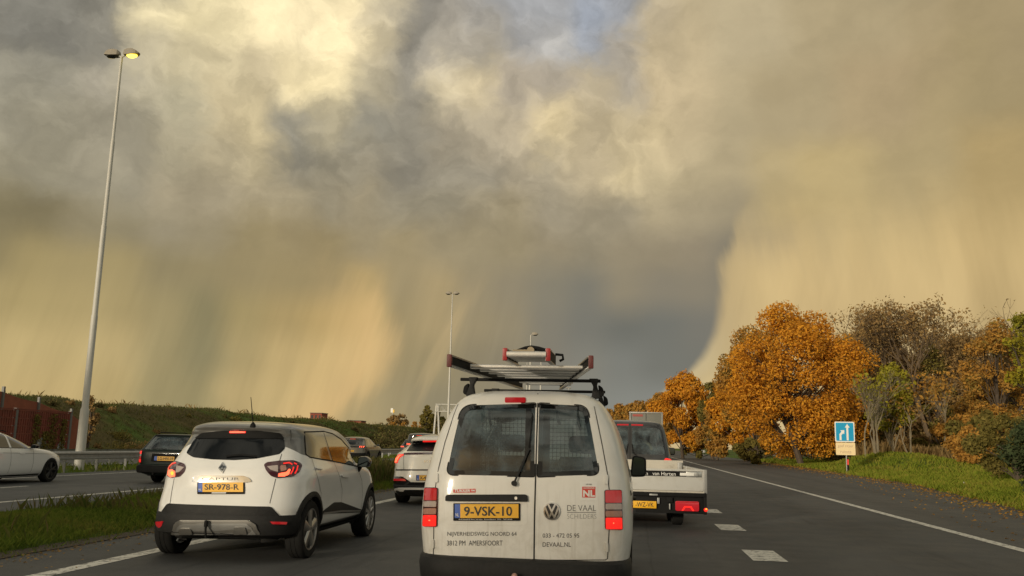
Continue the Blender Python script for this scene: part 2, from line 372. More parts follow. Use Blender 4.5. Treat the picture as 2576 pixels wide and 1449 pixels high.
def pchip(x, y, xi):
    x = np.asarray(x, float); y = np.asarray(y, float); h = np.diff(x); d = np.diff(y) / h; m_ = np.zeros(len(x))
    for i in range(1, len(x) - 1):
        if d[i - 1] * d[i] > 0: m_[i] = 2 * d[i - 1] * d[i] / (d[i - 1] + d[i])
    m_[0], m_[-1] = d[0], d[-1]
    k = np.clip(np.searchsorted(x, xi, side='right') - 1, 0, len(x) - 2); t = (xi - x[k]) / h[k]
    return (2 * t**3 - 3 * t**2 + 1) * y[k] + (t**3 - 2 * t**2 + t) * h[k] * m_[k] + (-2 * t**3 + 3 * t**2) * y[k + 1] + (t**3 - t**2) * h[k] * m_[k + 1]

# ------------------------------------------------------------------ road vehicles
class Car:
    """Body lofted from plan outlines stacked by height; panels, glass and lamps are cut from or laid on that surface.
    keys: (z, half width, rear y, front y, rear rounding length, rear squareness, front rounding length, front squareness)"""
    def __init__(s, name, label, cat, keys, loc, paint, group=None, sub=4, rz=0., sculpt=None):
        s.root = tag(empty(name, loc, rz=rz), label, cat, group); s.paint = paint
        s.M = Matrix.Translation(loc) @ Matrix.Rotation(rz, 4, 'Z'); s.Mi = s.M.inverted()
        Kk = np.array(keys, float); n = len(Kk); xi = np.linspace(0, n - 1, (n - 1) * sub + 1)
        A = np.stack([pchip(range(n), Kk[:, c], xi) for c in range(8)], 1); s.A = A
        n1, n2, n3 = 22, 26, 16; V = []
        for (z, w, yr, yf, Lr, pr, Lf, pf) in A:
            def end(Ln, p, nn):
                th = np.linspace(0, math.pi / 2, 400); x = w * np.sin(th) ** (2 / p); y = Ln * (1 - np.cos(th) ** (2 / p))
                d = np.concatenate([[0], np.cumsum(np.hypot(np.diff(x), np.diff(y)))]); t = np.linspace(0, d[-1], nn + 1)
                return np.interp(t, d, x), np.interp(t, d, y)
            xr, yy = end(Lr, pr, n1); xf, yg = end(Lf, pf, n3)
            ys = np.linspace(yr + Lr, yf - Lf, n2 + 1)
            X = np.concatenate([xr, np.full(n2 - 1, w), xf[::-1]]); Y = np.concatenate([yr + yy, ys[1:-1], (yf - yg)[::-1]])
            if sculpt is not None: X = X + sculpt(Y, z, X) * np.clip(X / max(w, .01), 0, 1) ** 6
            h = len(X)
            V.append(np.stack([np.concatenate([X, -X[-2:0:-1]]), np.concatenate([Y, Y[-2:0:-1]]), np.full(2 * h - 2, z)], 1))
        s.nc = V[0].shape[0]; vs = np.concatenate(V); F = []
        for i in range(len(A) - 1):
            for k in range(s.nc):
                F.append((i * s.nc + k, i * s.nc + (k + 1) % s.nc, (i + 1) * s.nc + (k + 1) % s.nc, (i + 1) * s.nc + k))
        # flat bottom and top caps, bridged across
        h = s.nc // 2
        for base, fl in ((0, True), ((len(A) - 1) * s.nc, False)):
            for k in range(h):
                a, b, c, d = base + k, base + k + 1, base + (s.nc - k - 1) % s.nc, base + (s.nc - k) % s.nc
                q = [a, b, c, d]; q = [p for i, p in enumerate(q) if p not in q[:i]]
                if len(q) > 2: F.append(tuple(q[::-1] if fl else q))
        s.vs = vs; s.F = F; s.bvh = BVHTree.FromPolygons([tuple(p) for p in vs], F)
        s.cut = []; s.ycen = (A[:, 2].min() + A[:, 3].max()) / 2
    # --- hitting the surface
    def hit(s, mode, a, b):
        if mode == 'R': o, d = Vector((a, -3, b)), Vector((0, 1, 0))
        elif mode == 'F': o, d = Vector((a, 9, b)), Vector((0, -1, 0))
        elif mode == 'S': o, d = Vector((4, a, b)), Vector((-1, 0, 0))
        elif mode == 'L': o, d = Vector((-4, a, b)), Vector((1, 0, 0))
        elif mode == 'T': o, d = Vector((a, b, 6)), Vector((0, 0, -1))
        else:
            o = s.Mi @ CPOS; d = s.Mi.to_3x3() @ ray(mode if mode != 'P' else None, a, b)
        h = s.bvh.ray_cast(o, d, 400)
        if h[0] is None:                       # just off the silhouette: nearest body point to the line of sight
            t = max(0., (Vector((0, s.ycen, .8)) - o).dot(d)); best = None
            for k in np.linspace(t - 3, t + 3, 60):
                q = s.bvh.find_nearest(o + d * float(k))
                if q[0] is not None and (best is None or q[3] < best[3]): best = q
            h = best
        n = h[1].normalized()
        if n.dot(d) > 0: n = -n
        return h[0], n, d
    def patch(s, name, pts, mode, mt, off=.004, th=.012, parent=None, step=None, mirror=None, flat=False, ang=40, lift=None):
        """panel lying on the body: outline -> triangulated -> laid on the surface, raised by off, with its own thickness"""
        P = [Vector((float(p[0]), float(p[1]))) for p in pts]; xs = [p.x for p in P]; ys = [p.y for p in P]
        ext = max(max(xs) - min(xs), max(ys) - min(ys)); step = step or ext / 14
        B = []
        for i in range(len(P)):
            a, b = P[i], P[(i + 1) % len(P)]; k = max(1, int((b - a).length / step)); B += [a + (b - a) * (j / k) for j in range(k)]
        nb = len(B); pl = [(p.x, p.y) for p in B]; V = list(B)
        gx = np.arange(min(xs) + step * .5, max(xs), step); gy = np.arange(min(ys) + step * .5, max(ys), step)
        for x in gx:
            for y in gy:
                if inside((x, y), pl) and min((Vector((x, y)) - q).length for q in B) > step * .4: V.append(Vector((x, y)))
        r = delaunay_2d_cdt(V, [(i, (i + 1) % nb) for i in range(nb)], [list(range(nb))], 1, 1e-6)
        v2, fs, = r[0], r[2]
        H = [s.hit(mode, p.x, p.y) for p in v2]
        an = sum((h[1] for h in H), Vector()).normalized()
        top = [h[0] + (an if flat else h[1]) * (off + (lift(p.x, p.y) if lift else 0.)) for h, p in zip(H, v2)]
        low = [t - (an if flat else h[1]) * th for t, h in zip(top, H)]
        ec = {}
        for f in fs:
            for i in range(len(f)):
                e = (f[i], f[(i + 1) % len(f)]); ec[tuple(sorted(e))] = ec.get(tuple(sorted(e)), 0) + 1 if True else 0
        n = len(top); F = [tuple(f) for f in fs]
        if th > 0:
            for f in fs:
                for i in range(len(f)):
                    e = (f[i], f[(i + 1) % len(f)])
                    if ec[tuple(sorted(e))] == 1: F.append((e[1], e[0], n + e[0], n + e[1]))
        vsx = top + (low if th > 0 else [])
        outs = []
        for sg in ((1, -1) if mirror else (1,)):
            mb = MB(); mb.add([(p.x * sg, p.y, p.z) for p in vsx], F); me = mb.mesh(name)
            # outward normals
            o = link(name, me, mt, parent or s.root); shade(me, ang)
            cen = Vector((an.x * sg, an.y, an.z))
            if sum((p.normal.dot(cen) * p.area for p in me.polygons[:len(fs)])) < 0: me.flip_normals()
            outs.append(o)
        return outs if mirror else outs[0]
    def hole(s, pts, mode, depth=.30, mirror=False, out=.12, grow=0.):
        L = [s.hit(mode, p[0], p[1]) for p in pts]
        an = sum((h[1] for h in L), Vector()).normalized()
        ax = {'R': Vector((0, -1, 0)), 'F': Vector((0, 1, 0)), 'S': Vector((1, 0, 0)), 'L': Vector((-1, 0, 0)), 'T': Vector((0, 0, 1))}.get(mode)
        if ax is None: ax = Vector((0, -1, 0)) if abs(an.y) > abs(an.x) else Vector((1 if an.x > 0 else -1, 0, 0))
        a = [h[0] + ax * out for h in L]; b = [h[0] - ax * depth for h in L]
        for sg in ((1, -1) if mirror else (1,)):
            n = len(a); mb = MB(); mb.add([(p.x * sg, p.y, p.z) for p in a + b], [tuple(range(n)), tuple(range(2 * n - 1, n - 1, -1))] + [(i, n + i, n + (i + 1) % n, (i + 1) % n) for i in range(n)])
            s.cut.append(mb.mesh('cutter'))
    def cavity(s, z0, z1, y0, y1, t=.05):
        """hollow passenger space"""
        A = s.A; zs = [z0 + (z1 - z0) * i / 8 for i in range(9)]; V = []; nc = None
        for z in zs:
            row = [np.interp(z, A[:, 0], A[:, c]) for c in range(8)]; w = row[1] - t - .01; ya = max(row[2] + t + .03, y0); yb = min(row[3] - t - .05, y1)
            ring = []
            for k in range(28):
                a = 2 * math.pi * k / 28; c_, s_ = math.cos(a), math.sin(a)
                ring.append((w * math.copysign(abs(c_) ** .35, c_), (ya + yb) / 2 + (yb - ya) / 2 * math.copysign(abs(s_) ** .35, s_), z))
            V += ring
        F = [tuple(range(27, -1, -1)), tuple(8 * 28 + k for k in range(28))]
        for i in range(8):
            for k in range(28): F.append((i * 28 + k, i * 28 + (k + 1) % 28, (i + 1) * 28 + (k + 1) % 28, (i + 1) * 28 + k))
        mb = MB(); mb.add(V, F); s.cut.insert(0, mb.mesh('cutter'))
    def wells(s, ys, r, depth=.26):
        for y in ys:
            w = np.interp(.6, s.A[:, 0], s.A[:, 1])
            for sg in (1, -1):
                mb = MB(); mb.prism([(y + r * math.cos(2 * math.pi * k / 40), r * .93 + (r + .0) * math.sin(2 * math.pi * k / 40)) for k in range(40)], 'X', sg * (w - depth), sg * (w + .2)); s.cut.append(mb.mesh('cutter'))
    def finish(s, ang=28, name='body'):
        mb = MB(); mb.v = [tuple(p) for p in s.vs]; mb.f = s.F; me = mb.mesh(name); o = link(name, me, s.paint, s.root)
        tmp = []
        o.parent = None
        for i, c in enumerate(s.cut):
            co = bpy.data.objects.new('cutter', c); COL.objects.link(co); tmp.append(co)
            md = o.modifiers.new('b%d' % i, 'BOOLEAN'); md.operation = 'DIFFERENCE'; md.object = co; md.solver = 'EXACT'
        dg = bpy.context.evaluated_depsgraph_get(); dg.update(); ev = o.evaluated_get(dg)
        new = bpy.data.meshes.new_from_object(ev, depsgraph=dg); o.modifiers.clear(); o.data = new
        for co in tmp: bpy.data.objects.remove(co)
        new.materials.clear(); new.materials.append(MATS[s.paint] if isinstance(s.paint, str) else s.paint)
        new.polygons.foreach_set('material_index', [0] * len(new.polygons))
        shade(new, ang); o.parent = s.root; s.body = o; return o
    def seam(s, pts, mode, w=.006, mt='gap', name='panel_gap', step=None, off=.0035, parent=None, mirror=None):
        """narrow joint between panels following a line on the body"""
        P = [Vector((p[0], p[1])) for p in pts]; Q = []
        tot = sum((P[i + 1] - P[i]).length for i in range(len(P) - 1)); step = step or tot / 30
        for i in range(len(P) - 1):
            k = max(1, int((P[i + 1] - P[i]).length / step)); Q += [P[i] + (P[i + 1] - P[i]) * (j / k) for j in range(k)]
        Q.append(P[-1]); H = [s.hit(mode, q.x, q.y) for q in Q]; vs = []
        for i, h in enumerate(H):
            d = (H[min(i + 1, len(H) - 1)][0] - H[max(i - 1, 0)][0]).normalized(); sd_ = d.cross(h[1]).normalized() * w / 2
            vs += [h[0] + h[1] * off + sd_, h[0] + h[1] * off - sd_]
        fs = [(2 * i, 2 * i + 1, 2 * i + 3, 2 * i + 2) for i in range(len(H) - 1)]
        outs = []
        for sg in ((1, -1) if mirror else (1,)):
            mb = MB(); mb.add([(p.x * sg, p.y, p.z) for p in vs], fs); outs.append(mb.build(name, mt, parent or s.root))
        return outs[0]
    def text(s, body, box, mode, mt, off=.003, bold=0., name='lettering', parent=None, shear=0.):
        co, fs = text_mesh(body, bold); x0, y0, x1, y1 = box; vs = []
        for u, v in co:
            uu_ = u + shear * (v - .5)
            h = s.hit(mode, x0 + (x1 - x0) * uu_, y1 + (y0 - y1) * v); vs.append(h[0] + h[1] * off)
        mb = MB(); mb.add(vs, fs); me = mb.mesh(name, fix=False); return link(name, me, mt, parent or s.root)
    def wheel(s, x, y, r, wd=.21, style='five', rim='rim_alloy', rr=.66):
        sg = 1 if x > 0 else -1; e = empty('wheel', (x, y, r), s.root)
        mb = MB(); h = wd / 2
        mb.lathe([(r * rr, -h * .92), (r * .80, -h), (r * .93, -h * .97), (r * .985, -h * .80), (r, -h * .55), (r, -h * .3), (r * .988, -h * .28), (r * .988, -h * .2), (r, -h * .18), (r, h * .18), (r * .988, h * .2), (r * .988, h * .28), (r, h * .3), (r, h * .55), (r * .985, h * .8), (r * .93, h * .97), (r * .80, h), (r * rr, h * .92)], 'X', 36)
        mb.build('tyre', 'tyre', e, 40)
        q = r * rr; mb = MB(); o = sg * h
        mb.lathe([(q * 1.01, o * .95), (q * .95, o * .93), (q * .92, o * .55), (q * .90, -o * .8)], 'X', 32)
        mb.lathe([(q * .16, o * .86), (q * .13, o * .94), (.001, o * .95)], 'X', 16)
        nsp = {'five': 5, 'ten': 10, 'steel': 0, 'twin': 5}[style]
        for k in range(nsp):
            a = 2 * math.pi * k / nsp + .3
            for da in ((-.17, .17) if style == 'twin' else (0,)):
                w0, w1 = {'five': (.17, .30), 'ten': (.07, .10), 'twin': (.08, .11)}[style]; c, d = math.cos(a + da), math.sin(a + da); pl = []
                for (rad, ww) in ((.10, w0), (.93, w1)):
                    pl += [(rad, -ww), (rad, ww)]
                pl = [pl[0], pl[1], pl[3], pl[2]]; vs = []
                for xx, t in ((.78, 0), (.92, 1)):
                    for (a_, b_) in pl:
                        vs.append((o * (xx + (.04 if a_ < .5 and t else 0)), q * (a_ * c - b_ * d * (.55 if t else 1)), q * (a_ * d + b_ * c * (.55 if t else 1))))
                mb.add(vs, [(0, 1, 2, 3), (7, 6, 5, 4), (0, 4, 5, 1), (1, 5, 6, 2), (2, 6, 7, 3), (3, 7, 4, 0)])
        if style == 'steel':
            mb.lathe([(q * .93, o * .6), (q * .75, o * .75), (q * .5, o * .62), (q * .3, o * .8), (.001, o * .8)], 'X', 24)
        mb.build('rim', rim, e, 35)
        mb = MB(); mb.lathe([(q * .88, o * .15), (.001, o * .15)], 'X', 20); mb.build('brake_disc', 'dark_metal', e)
        return e
    def arch(s, y, r0, r1, mt='plastic', z=None, wide=.02, a0=-20, a1=200, zc=.32):
        for sg in (1, -1):
            mb = MB(); vs = []; n = 28
            for k in range(n + 1):
                a = R(a0 + (a1 - a0) * k / n); c, d = math.cos(a), math.sin(a)
                for rad, o in ((r0, -.06), (r0, wide * .8), (r0 * .6 + r1 * .4, wide), (r1, wide * .5), (r1, -.03)):
                    yy, zz = y + rad * c, max(.20, zc + rad * d)
                    p = s.hit('S', y + rad * c, max(zz, .25))[0]; vs.append((sg * (p.x + o), yy, zz))
            fs = [(5 * i + j, 5 * i + j + 1, 5 * i + j + 6, 5 * i + j + 5) for i in range(n) for j in range(4)]
            mb.add(vs, fs); mb.build('wheel_arch_trim', mt, s.root, 40)
    def seats(s, front_y, z0=.38, xs=(-.36, .36), mt='seat_cloth', rear_y=None, top=.82):
        for x in xs:
            mb = MB(); mb.box((x, front_y + .22, z0), (.48, .5, .16)); mb.build('seat_cushion', mt, s.root, bevel=.05)
            mb = MB(); mb.prism(rnd([(front_y - .02, z0), (front_y + .13, z0), (front_y - .05, z0 + top * .72), (front_y - .17, z0 + top * .72)], .04), 'X', x - .23, x + .23); mb.build('seat_back', mt, s.root, bevel=.03)
            mb = MB(); mb.box((x, front_y - .12, z0 + top * .87), (.26, .10, .17)); mb.build('head_rest', mt, s.root, bevel=.04)
        if rear_y:
            mb = MB(); mb.prism(rnd([(rear_y, z0), (rear_y + .13, z0), (rear_y - .05, z0 + .58), (rear_y - .17, z0 + .58)], .04), 'X', -.6, .6); mb.build('rear_seat_back', mt, s.root, bevel=.03)
            for x in (-.36, .36):
                mb = MB(); mb.box((x, rear_y - .12, z0 + .66), (.24, .09, .14)); mb.build('head_rest', mt, s.root, bevel=.035)

# ------------------------------------------------------------------ palette (real-world base colours)
mat('white_paint', (.80, .795, .775), .32, coat=.8, var=.02, vscale=3.)
mat('van_paint', (.72, .705, .665), .36, coat=.55, var=.03, vscale=2.5, croug=.10, dirt=((.44, .41, .35), 1.7, .48, .92))
def work_van_paint():
    """white van enamel with road film: thicker towards the sills, run marks below seams, faint smears"""
    mt = MATS['van_paint']; g = NT(mt.node_tree); b = g.n['Principled BSDF']; o = g.node('ShaderNodeTexCoord').outputs['Object']
    sp = g.node('ShaderNodeSeparateXYZ'); g.l.new(o, sp.inputs[0]); old = b.inputs['Base Color'].links[0].from_socket
    runs = g.noise(g.vmath('MULTIPLY', o, (34, 34, 1.6)), 1., 5., .6); sm = g.noise(o, 5., 7., .7, .6)
    low = g.smooth(sp.outputs[2], 1.0, .45, .10, .62)
    c = g.mix(g.math('MULTIPLY', g.smooth(sm, .38, .72), low), old, (.46, .43, .37))
    c = g.mix(g.math('MULTIPLY', g.smooth(runs, .52, .74), g.math('MULTIPLY', g.smooth(sp.outputs[2], 1.15, .8), .30)), c, (.40, .37, .31))
    g.put(b.inputs['Base Color'], c); g.put(b.inputs['Roughness'], g.ramp(sm, [(.3, .30), (.7, .48)]))
work_van_paint()
mat('pearl_paint', (.72, .70, .64), .30, coat=1., var=.02)
mat('green_paint', (.006, .014, .011), .35, spec=.2, coat=.12, var=.1)
mat('black_paint', (.018, .018, .019), .3, coat=.9, var=.15, dirt=((.08, .075, .065), 3., .5, .9))
mat('bronze_paint', (.15, .135, .11), .32, metal=.5, coat=.9, var=.05)
mat('grey_paint', (.06, .065, .07), .32, metal=.3, coat=.9, var=.05)
mat('roof_grey', (.16, .155, .14), .30, metal=.45, coat=.9, var=.04)
mat('plastic', (.015, .015, .015), .6, var=.25, vscale=30., bump=.08, bscale=260., spec=.22, dirt=((.036, .033, .028), 4., .5, .9))
mat('black_gloss', (.008, .008, .009), .12, coat=.6)
mat('gap', (.012, .012, .012), .8)
mat('rubber', (.010, .010, .010), .7, var=.2, spec=.15)
mat('tyre', (.014, .014, .0135), .85, spec=.15, var=.3, vscale=18., bump=.15, bscale=120.)
mat('rim_alloy', (.42, .41, .39), .32, metal=.9, var=.1)
mat('rim_dark', (.07, .07, .068), .4, metal=.7, var=.1)
mat('dark_metal', (.05, .05, .05), .5, metal=.6, var=.2)
mat('chrome', (.58, .57, .55), .10, metal=1.)
mat('alloy', (.55, .55, .53), .34, metal=.9, var=.08, vscale=12., bump=.05)
mat('ladder_alloy', (.46, .46, .45), .34, metal=.8, var=.08, vscale=9., dirt=((.38, .36, .33), 6., .55, .9))
mat('silver_trim', (.30, .29, .27), .38, metal=.7, var=.05)
mat('steel_galv', (.33, .33, .32), .5, metal=.6, var=.15, vscale=5., dirt=((.22, .20, .17), 3., .5, .9))
mat('plate_yellow', (.80, .42, .015), .45, var=.04, coat=.3)
mat('plate_blue', (.02, .09, .42), .45)
mat('plate_ink', (.012, .012, .012), .5)
mat('ink', (.035, .035, .035), .6)
mat('ink_grey', (.22, .22, .215), .6)
mat('sticker_white', (.74, .73, .70), .5, var=.02)
mat('sticker_red', (.62, .05, .03), .5, var=.05)
mat('lamp_red', (.30, .006, .012), .18, coat=.8, var=.1, emit=(1., .03, .03), estr=.16)
mat('lamp_red_lit', (.6, .02, .015), .2, coat=.6, emit=(1., .02, .015), estr=.75)
mat('lamp_red_hot', (.8, .1, .05), .2, emit=(1., .10, .04), estr=2.6)
mat('lamp_amber_lit', (.8, .4, .05), .2, emit=(1., .26, .02), estr=2.)
mat('lamp_dark', (.05, .006, .01), .15, coat=1.)
mat('lamp_clear', (.40, .33, .30), .22, coat=.8, var=.15, vscale=60.)
mat('lamp_orange', (.38, .19, .14), .25, coat=.8, var=.15, vscale=60.)
mat('seat_cloth', (.03, .032, .036), .9, var=.2, vscale=40.)
mat('interior', (.035, .035, .036), .85, var=.2)
mat('tow_ball', (.50, .30, .24), .35, metal=.4, var=.2, vscale=60.)
mat('mesh_wire', (.05, .05, .05), .5, metal=.5)
mat('bag_blue', (.02, .22, .38), .6, var=.2)
mat('bag_tan', (.35, .28, .18), .7, var=.2)
mat('red_cap_dark', (.12, .014, .013), .5, var=.1)
mat('glass_privacy', (.006, .007, .008), .08, spec=.35)
mat('red_cap', (.36, .012, .014), .4, var=.1)
mat('mirror_glass', (.10, .115, .11), .05, metal=1.)
glass_mat('glass_light', (.50, .58, .60), 1.15, .34, (.20, .27, .30))  # bluish film paints pale cloud reflection into the panes
glass_mat('glass_clear', (.72, .78, .76), .8, .10)
glass_mat('glass_dark', (.035, .04, .04), 1.0, .10, (.12, .12, .11))

# ------------------------------------------------------------------ ground, carriageways
def ground_mat():
    mt = bpy.data.materials.new('ground_turf'); mt.use_nodes = True; g = NT(mt.node_tree); b = g.n['Principled BSDF']
    o = g.node('ShaderNodeTexCoord').outputs['Object']
    n1 = g.noise(o, .09, 6., .6, .5); n2 = g.noise(o, .8, 6., .65); n3 = g.noise(o, 9., 4., .6)
    gr = g.ramp(n2, [(.3, (.055, .088, .016)), (.55, (.085, .13, .024)), (.75, (.115, .145, .036))])
    dry = g.ramp(n3, [(.3, (.055, .040, .020)), (.7, (.105, .080, .040))])
    c = g.mix(g.smooth(n1, .50, .66), gr, dry)
    sp = g.node('ShaderNodeSeparateXYZ'); g.l.new(o, sp.inputs[0])
    berm = g.math('MULTIPLY', g.smooth(sp.outputs[0], -38., -44.), g.smooth(n1, .36, .52))
    c = g.mix(berm, c, g.ramp(n2, [(.3, (.062, .052, .018)), (.7, (.125, .10, .038))]))
    g.put(b.inputs['Base Color'], c); b.inputs['Roughness'].default_value = .95; b.inputs['Specular IOR Level'].default_value = .1
    bn = g.node('ShaderNodeBump'); bn.inputs['Strength'].default_value = .8; bn.inputs['Distance'].default_value = .12
    g.put(bn.inputs['Height'], g.noise(o, 5., 8., .7)); g.put(b.inputs['Normal'], bn.outputs[0]); MATS['ground_turf'] = mt
ground_mat()
def asphalt_mat(name, base, seed):
    mt = bpy.data.materials.new(name); mt.use_nodes = True; g = NT(mt.node_tree); b = g.n['Principled BSDF']
    o = g.node('ShaderNodeTexCoord').outputs['Object']
    big = g.noise(g.vmath('MULTIPLY', o, (.55, .03, 1)), 1., 5., .55); mid = g.noise(o, 1.4, 6., .6); fine = g.noise(o, 95., 3., .7)
    sp = g.node('ShaderNodeSeparateXYZ'); g.l.new(o, sp.inputs[0])
    c = g.ramp(fine, [(.25, tuple(v * .55 for v in base)), (.5, base), (.78, tuple(v * 1.75 for v in base))])
    c = g.mix(1., c, g.ramp(big, [(.25, (.80, .80, .80)), (.75, (1.14, 1.13, 1.11))]), 'MULTIPLY')
    c = g.mix(1., c, g.ramp(mid, [(.3, (.93, .93, .93)), (.7, (1.07, 1.07, 1.07))]), 'MULTIPLY')
    # wheel tracks polished a little darker, two per lane
    tr = g.math('ABSOLUTE', g.math('SUBTRACT', g.math('FRACT', g.math('DIVIDE', g.math('ADD', sp.outputs[0], seed), 1.80)), .5))
    c = g.mix(g.math('MULTIPLY', g.smooth(tr, .30, .05), .36), c, tuple(v * .55 for v in base))
    # longitudinal paving joints, oil drips along lane centres, odd dark patches and pale grit
    jn = g.math('ABSOLUTE', g.math('SUBTRACT', g.math('FRACT', g.math('DIVIDE', g.math('ADD', sp.outputs[0], g.math('MULTIPLY_ADD', g.noise(o, .7, 3.), .10, seed + .9)), 3.62)), .5))
    c = g.mix(g.math('MULTIPLY', g.smooth(jn, .006, .002), .55), c, tuple(v * .35 for v in base))
    oil = g.math('MULTIPLY', g.smooth(g.noise(g.vmath('MULTIPLY', o, (2.2, .22, 1)), 1.6, 5., .65), .54, .72), .55)
    c = g.mix(oil, c, tuple(v * .45 for v in base))
    c = g.mix(g.math('MULTIPLY', g.smooth(g.noise(o, 14., 5., .7), .62, .78), .35), c, tuple(v * 1.9 for v in base))
    g.put(b.inputs['Base Color'], c); g.put(b.inputs['Roughness'], g.ramp(mid, [(.3, .62), (.7, .80)])); b.inputs['Specular IOR Level'].default_value = .35
    bn = g.node('ShaderNodeBump'); bn.inputs['Strength'].default_value = .35; bn.inputs['Distance'].default_value = .006
    g.put(bn.inputs['Height'], fine); g.put(b.inputs['Normal'], bn.outputs[0]); MATS[name] = mt
asphalt_mat('asphalt', (.056, .0575, .058), .65); asphalt_mat('asphalt_far', (.068, .070, .071), 1.2)
asphalt_mat('asphalt_shoulder', (.062, .061, .058), 3.3)
mat('road_paint', (.60, .58, .52), .6, var=.12, vscale=5., bump=.1, bscale=80., dirt=((.10, .098, .092), 11., .48, .64))
mat('concrete', (.30, .29, .265), .8, var=.2, vscale=2., bump=.2, bscale=20.)

EDGE = [(-60, 6.9), (0, 7.4), (14, 8.3), (24, 9.4), (42, 12.0), (73, 13.6), (120, 15.2), (200, 17.5), (400, 22.), (900, 34.)]
def edge_x(y): return np.interp(y, [e[0] for e in EDGE], [e[1] for e in EDGE])
def height(x, y):
    x = np.asarray(x, float); y = np.asarray(y, float)
    z = np.full(np.broadcast(x, y).shape, -.03)
    d = x - edge_x(y)                                               # right verge
    v = np.clip(d, 0, None)
    z = z + np.where(d > 0, .035 + .38 * (1 - np.exp(-v / 9)) + .4 * (1 - np.exp(-v / 40)), 0) * np.clip((y - 12) / 22, .25, 1)
    z = z + 1.05 * np.exp(-((x - 18.5) / 4.2) ** 2 - ((y - 68) / 8.) ** 2) * np.clip(d / 2.5, 0, 1)
    t = np.clip((-x - 40) / 14, 0, 1); s_ = t * t * (3 - 2 * t); f = np.clip((y - 20) / 25, 0, 1) * np.clip((330 - y) / 60, 0, 1)
    z = z + 4.75 * s_ * f * (1 + .03 * np.sin(y * .13) + .02 * np.sin(y * .41 + 1)) + np.where(t > .05, .12 * np.sin(x * .9 + y * .37) * np.sin(y * .21), 0) * f
    m_ = np.where((x > -10.2) & (x < -7.0), .10 * np.sin(np.pi * np.clip((x + 10.2) / 3.2, 0, 1)) + .05, 0); z = z + m_
    return z
def seq(*segs):
    out = []
    for a, b, n in segs: out += list(np.linspace(a, b, n, endpoint=False))
    return np.array(out + [segs[-1][1]])
gx = seq((-2500, -120, 8), (-120, -36, 56), (-36, -10.6, 10), (-10.6, -6.6, 12), (-6.6, 6.6, 5), (6.6, 34, 56), (34, 120, 18), (120, 2500, 8))
gy = seq((-200, 0, 8), (0, 120, 80), (120, 340, 60), (340, 1000, 12), (1000, 4500, 6))
XX, YY = np.meshgrid(gx, gy); ZZ = height(XX, YY); n_, m_ = len(gx), len(gy)
mb = MB(); mb.v = [tuple(p) for p in np.stack([XX, YY, ZZ], -1).reshape(-1, 3)]
mb.f = [(j * n_ + i, j * n_ + i + 1, (j + 1) * n_ + i + 1, (j + 1) * n_ + i) for j in range(m_ - 1) for i in range(n_ - 1)]
tag(mb.build('ground', 'ground_turf', ang=60), kind='structure')

def sheet(name, left, right, ys, z, mt):
    mb = MB(); vs = []
    for y in ys: vs += [(left(y), y, z), (right(y), y, z)]
    mb.add(vs, [(2 * i, 2 * i + 1, 2 * i + 3, 2 * i + 2) for i in range(len(ys) - 1)]); return tag(mb.build(name, mt), kind='structure')
ysr = list(seq((-60, 100, 40), (100, 1200, 60)))
sheet('road', lambda y: -6.88 + .06 * math.sin(y * .9), lambda y: 5.75, ysr, .006, 'asphalt')
sheet('road_shoulder', lambda y: 5.75, lambda y: float(edge_x(y)) + .07 * math.sin(y * .8) + .05 * math.sin(y * 2.3), ysr, .006, 'asphalt_shoulder')
sheet('far_road', lambda y: -20.0, lambda y: -10.28 + .08 * math.sin(y * .7), ysr, .006, 'asphalt_far')
sheet('opposite_road', lambda y: -35.2, lambda y: -24.4, ysr, .006, 'asphalt_far')
def stripe(name, x, y0, y1, w, label=None):
    mb = MB(); k = max(2, int((y1 - y0) / 12)); ys = np.linspace(y0, y1, k); vs = []
    for y in ys: j = .008 * math.sin(y * 1.7); vs += [(x - w / 2 + j, y, .010), (x + w / 2 + j, y, .010)]
    mb.add(vs, [(2 * i, 2 * i + 1, 2 * i + 3, 2 * i + 2) for i in range(k - 1)]); return tag(mb.build(name, 'road_paint'), kind='structure')
stripe('edge_line', 5.58, -40, 700, .20)
for k in range(40):                                     # the left edge line is laid in lengths with fine joints
    stripe('edge_line', -5.66, 2.3 + k * 2.42, 2.3 + k * 2.42 + 2.405, .21)
stripe('edge_line', -5.66, 99.1, 700, .21)
stripe('edge_line', -12.35, -40, 700, .17); stripe('edge_line', -18.72, -40, 700, .17); stripe('edge_line', -25.1, -40, 700, .17)
for k in range(24): stripe('block_marking', 1.66, 7.55 + k * 4.15, 8.75 + k * 4.15, .42)
for k in range(14): stripe('lane_marking', -2.02, 3.0 + k * 12, 6.0 + k * 12, .14)
for k in range(14): stripe('lane_marking', -15.62, 18.8 - 12 + k * 12, 21.8 - 12 + k * 12, .14); stripe('lane_marking', -29.8, 10 + k * 12, 13 + k * 12, .14)
sheet('path', lambda y: 26 + (y - 76) * 3.2, lambda y: 30 + (y - 76) * 3.4, [76, 79, 82, 85, 88, 92], 1.02, 'asphalt_shoulder')

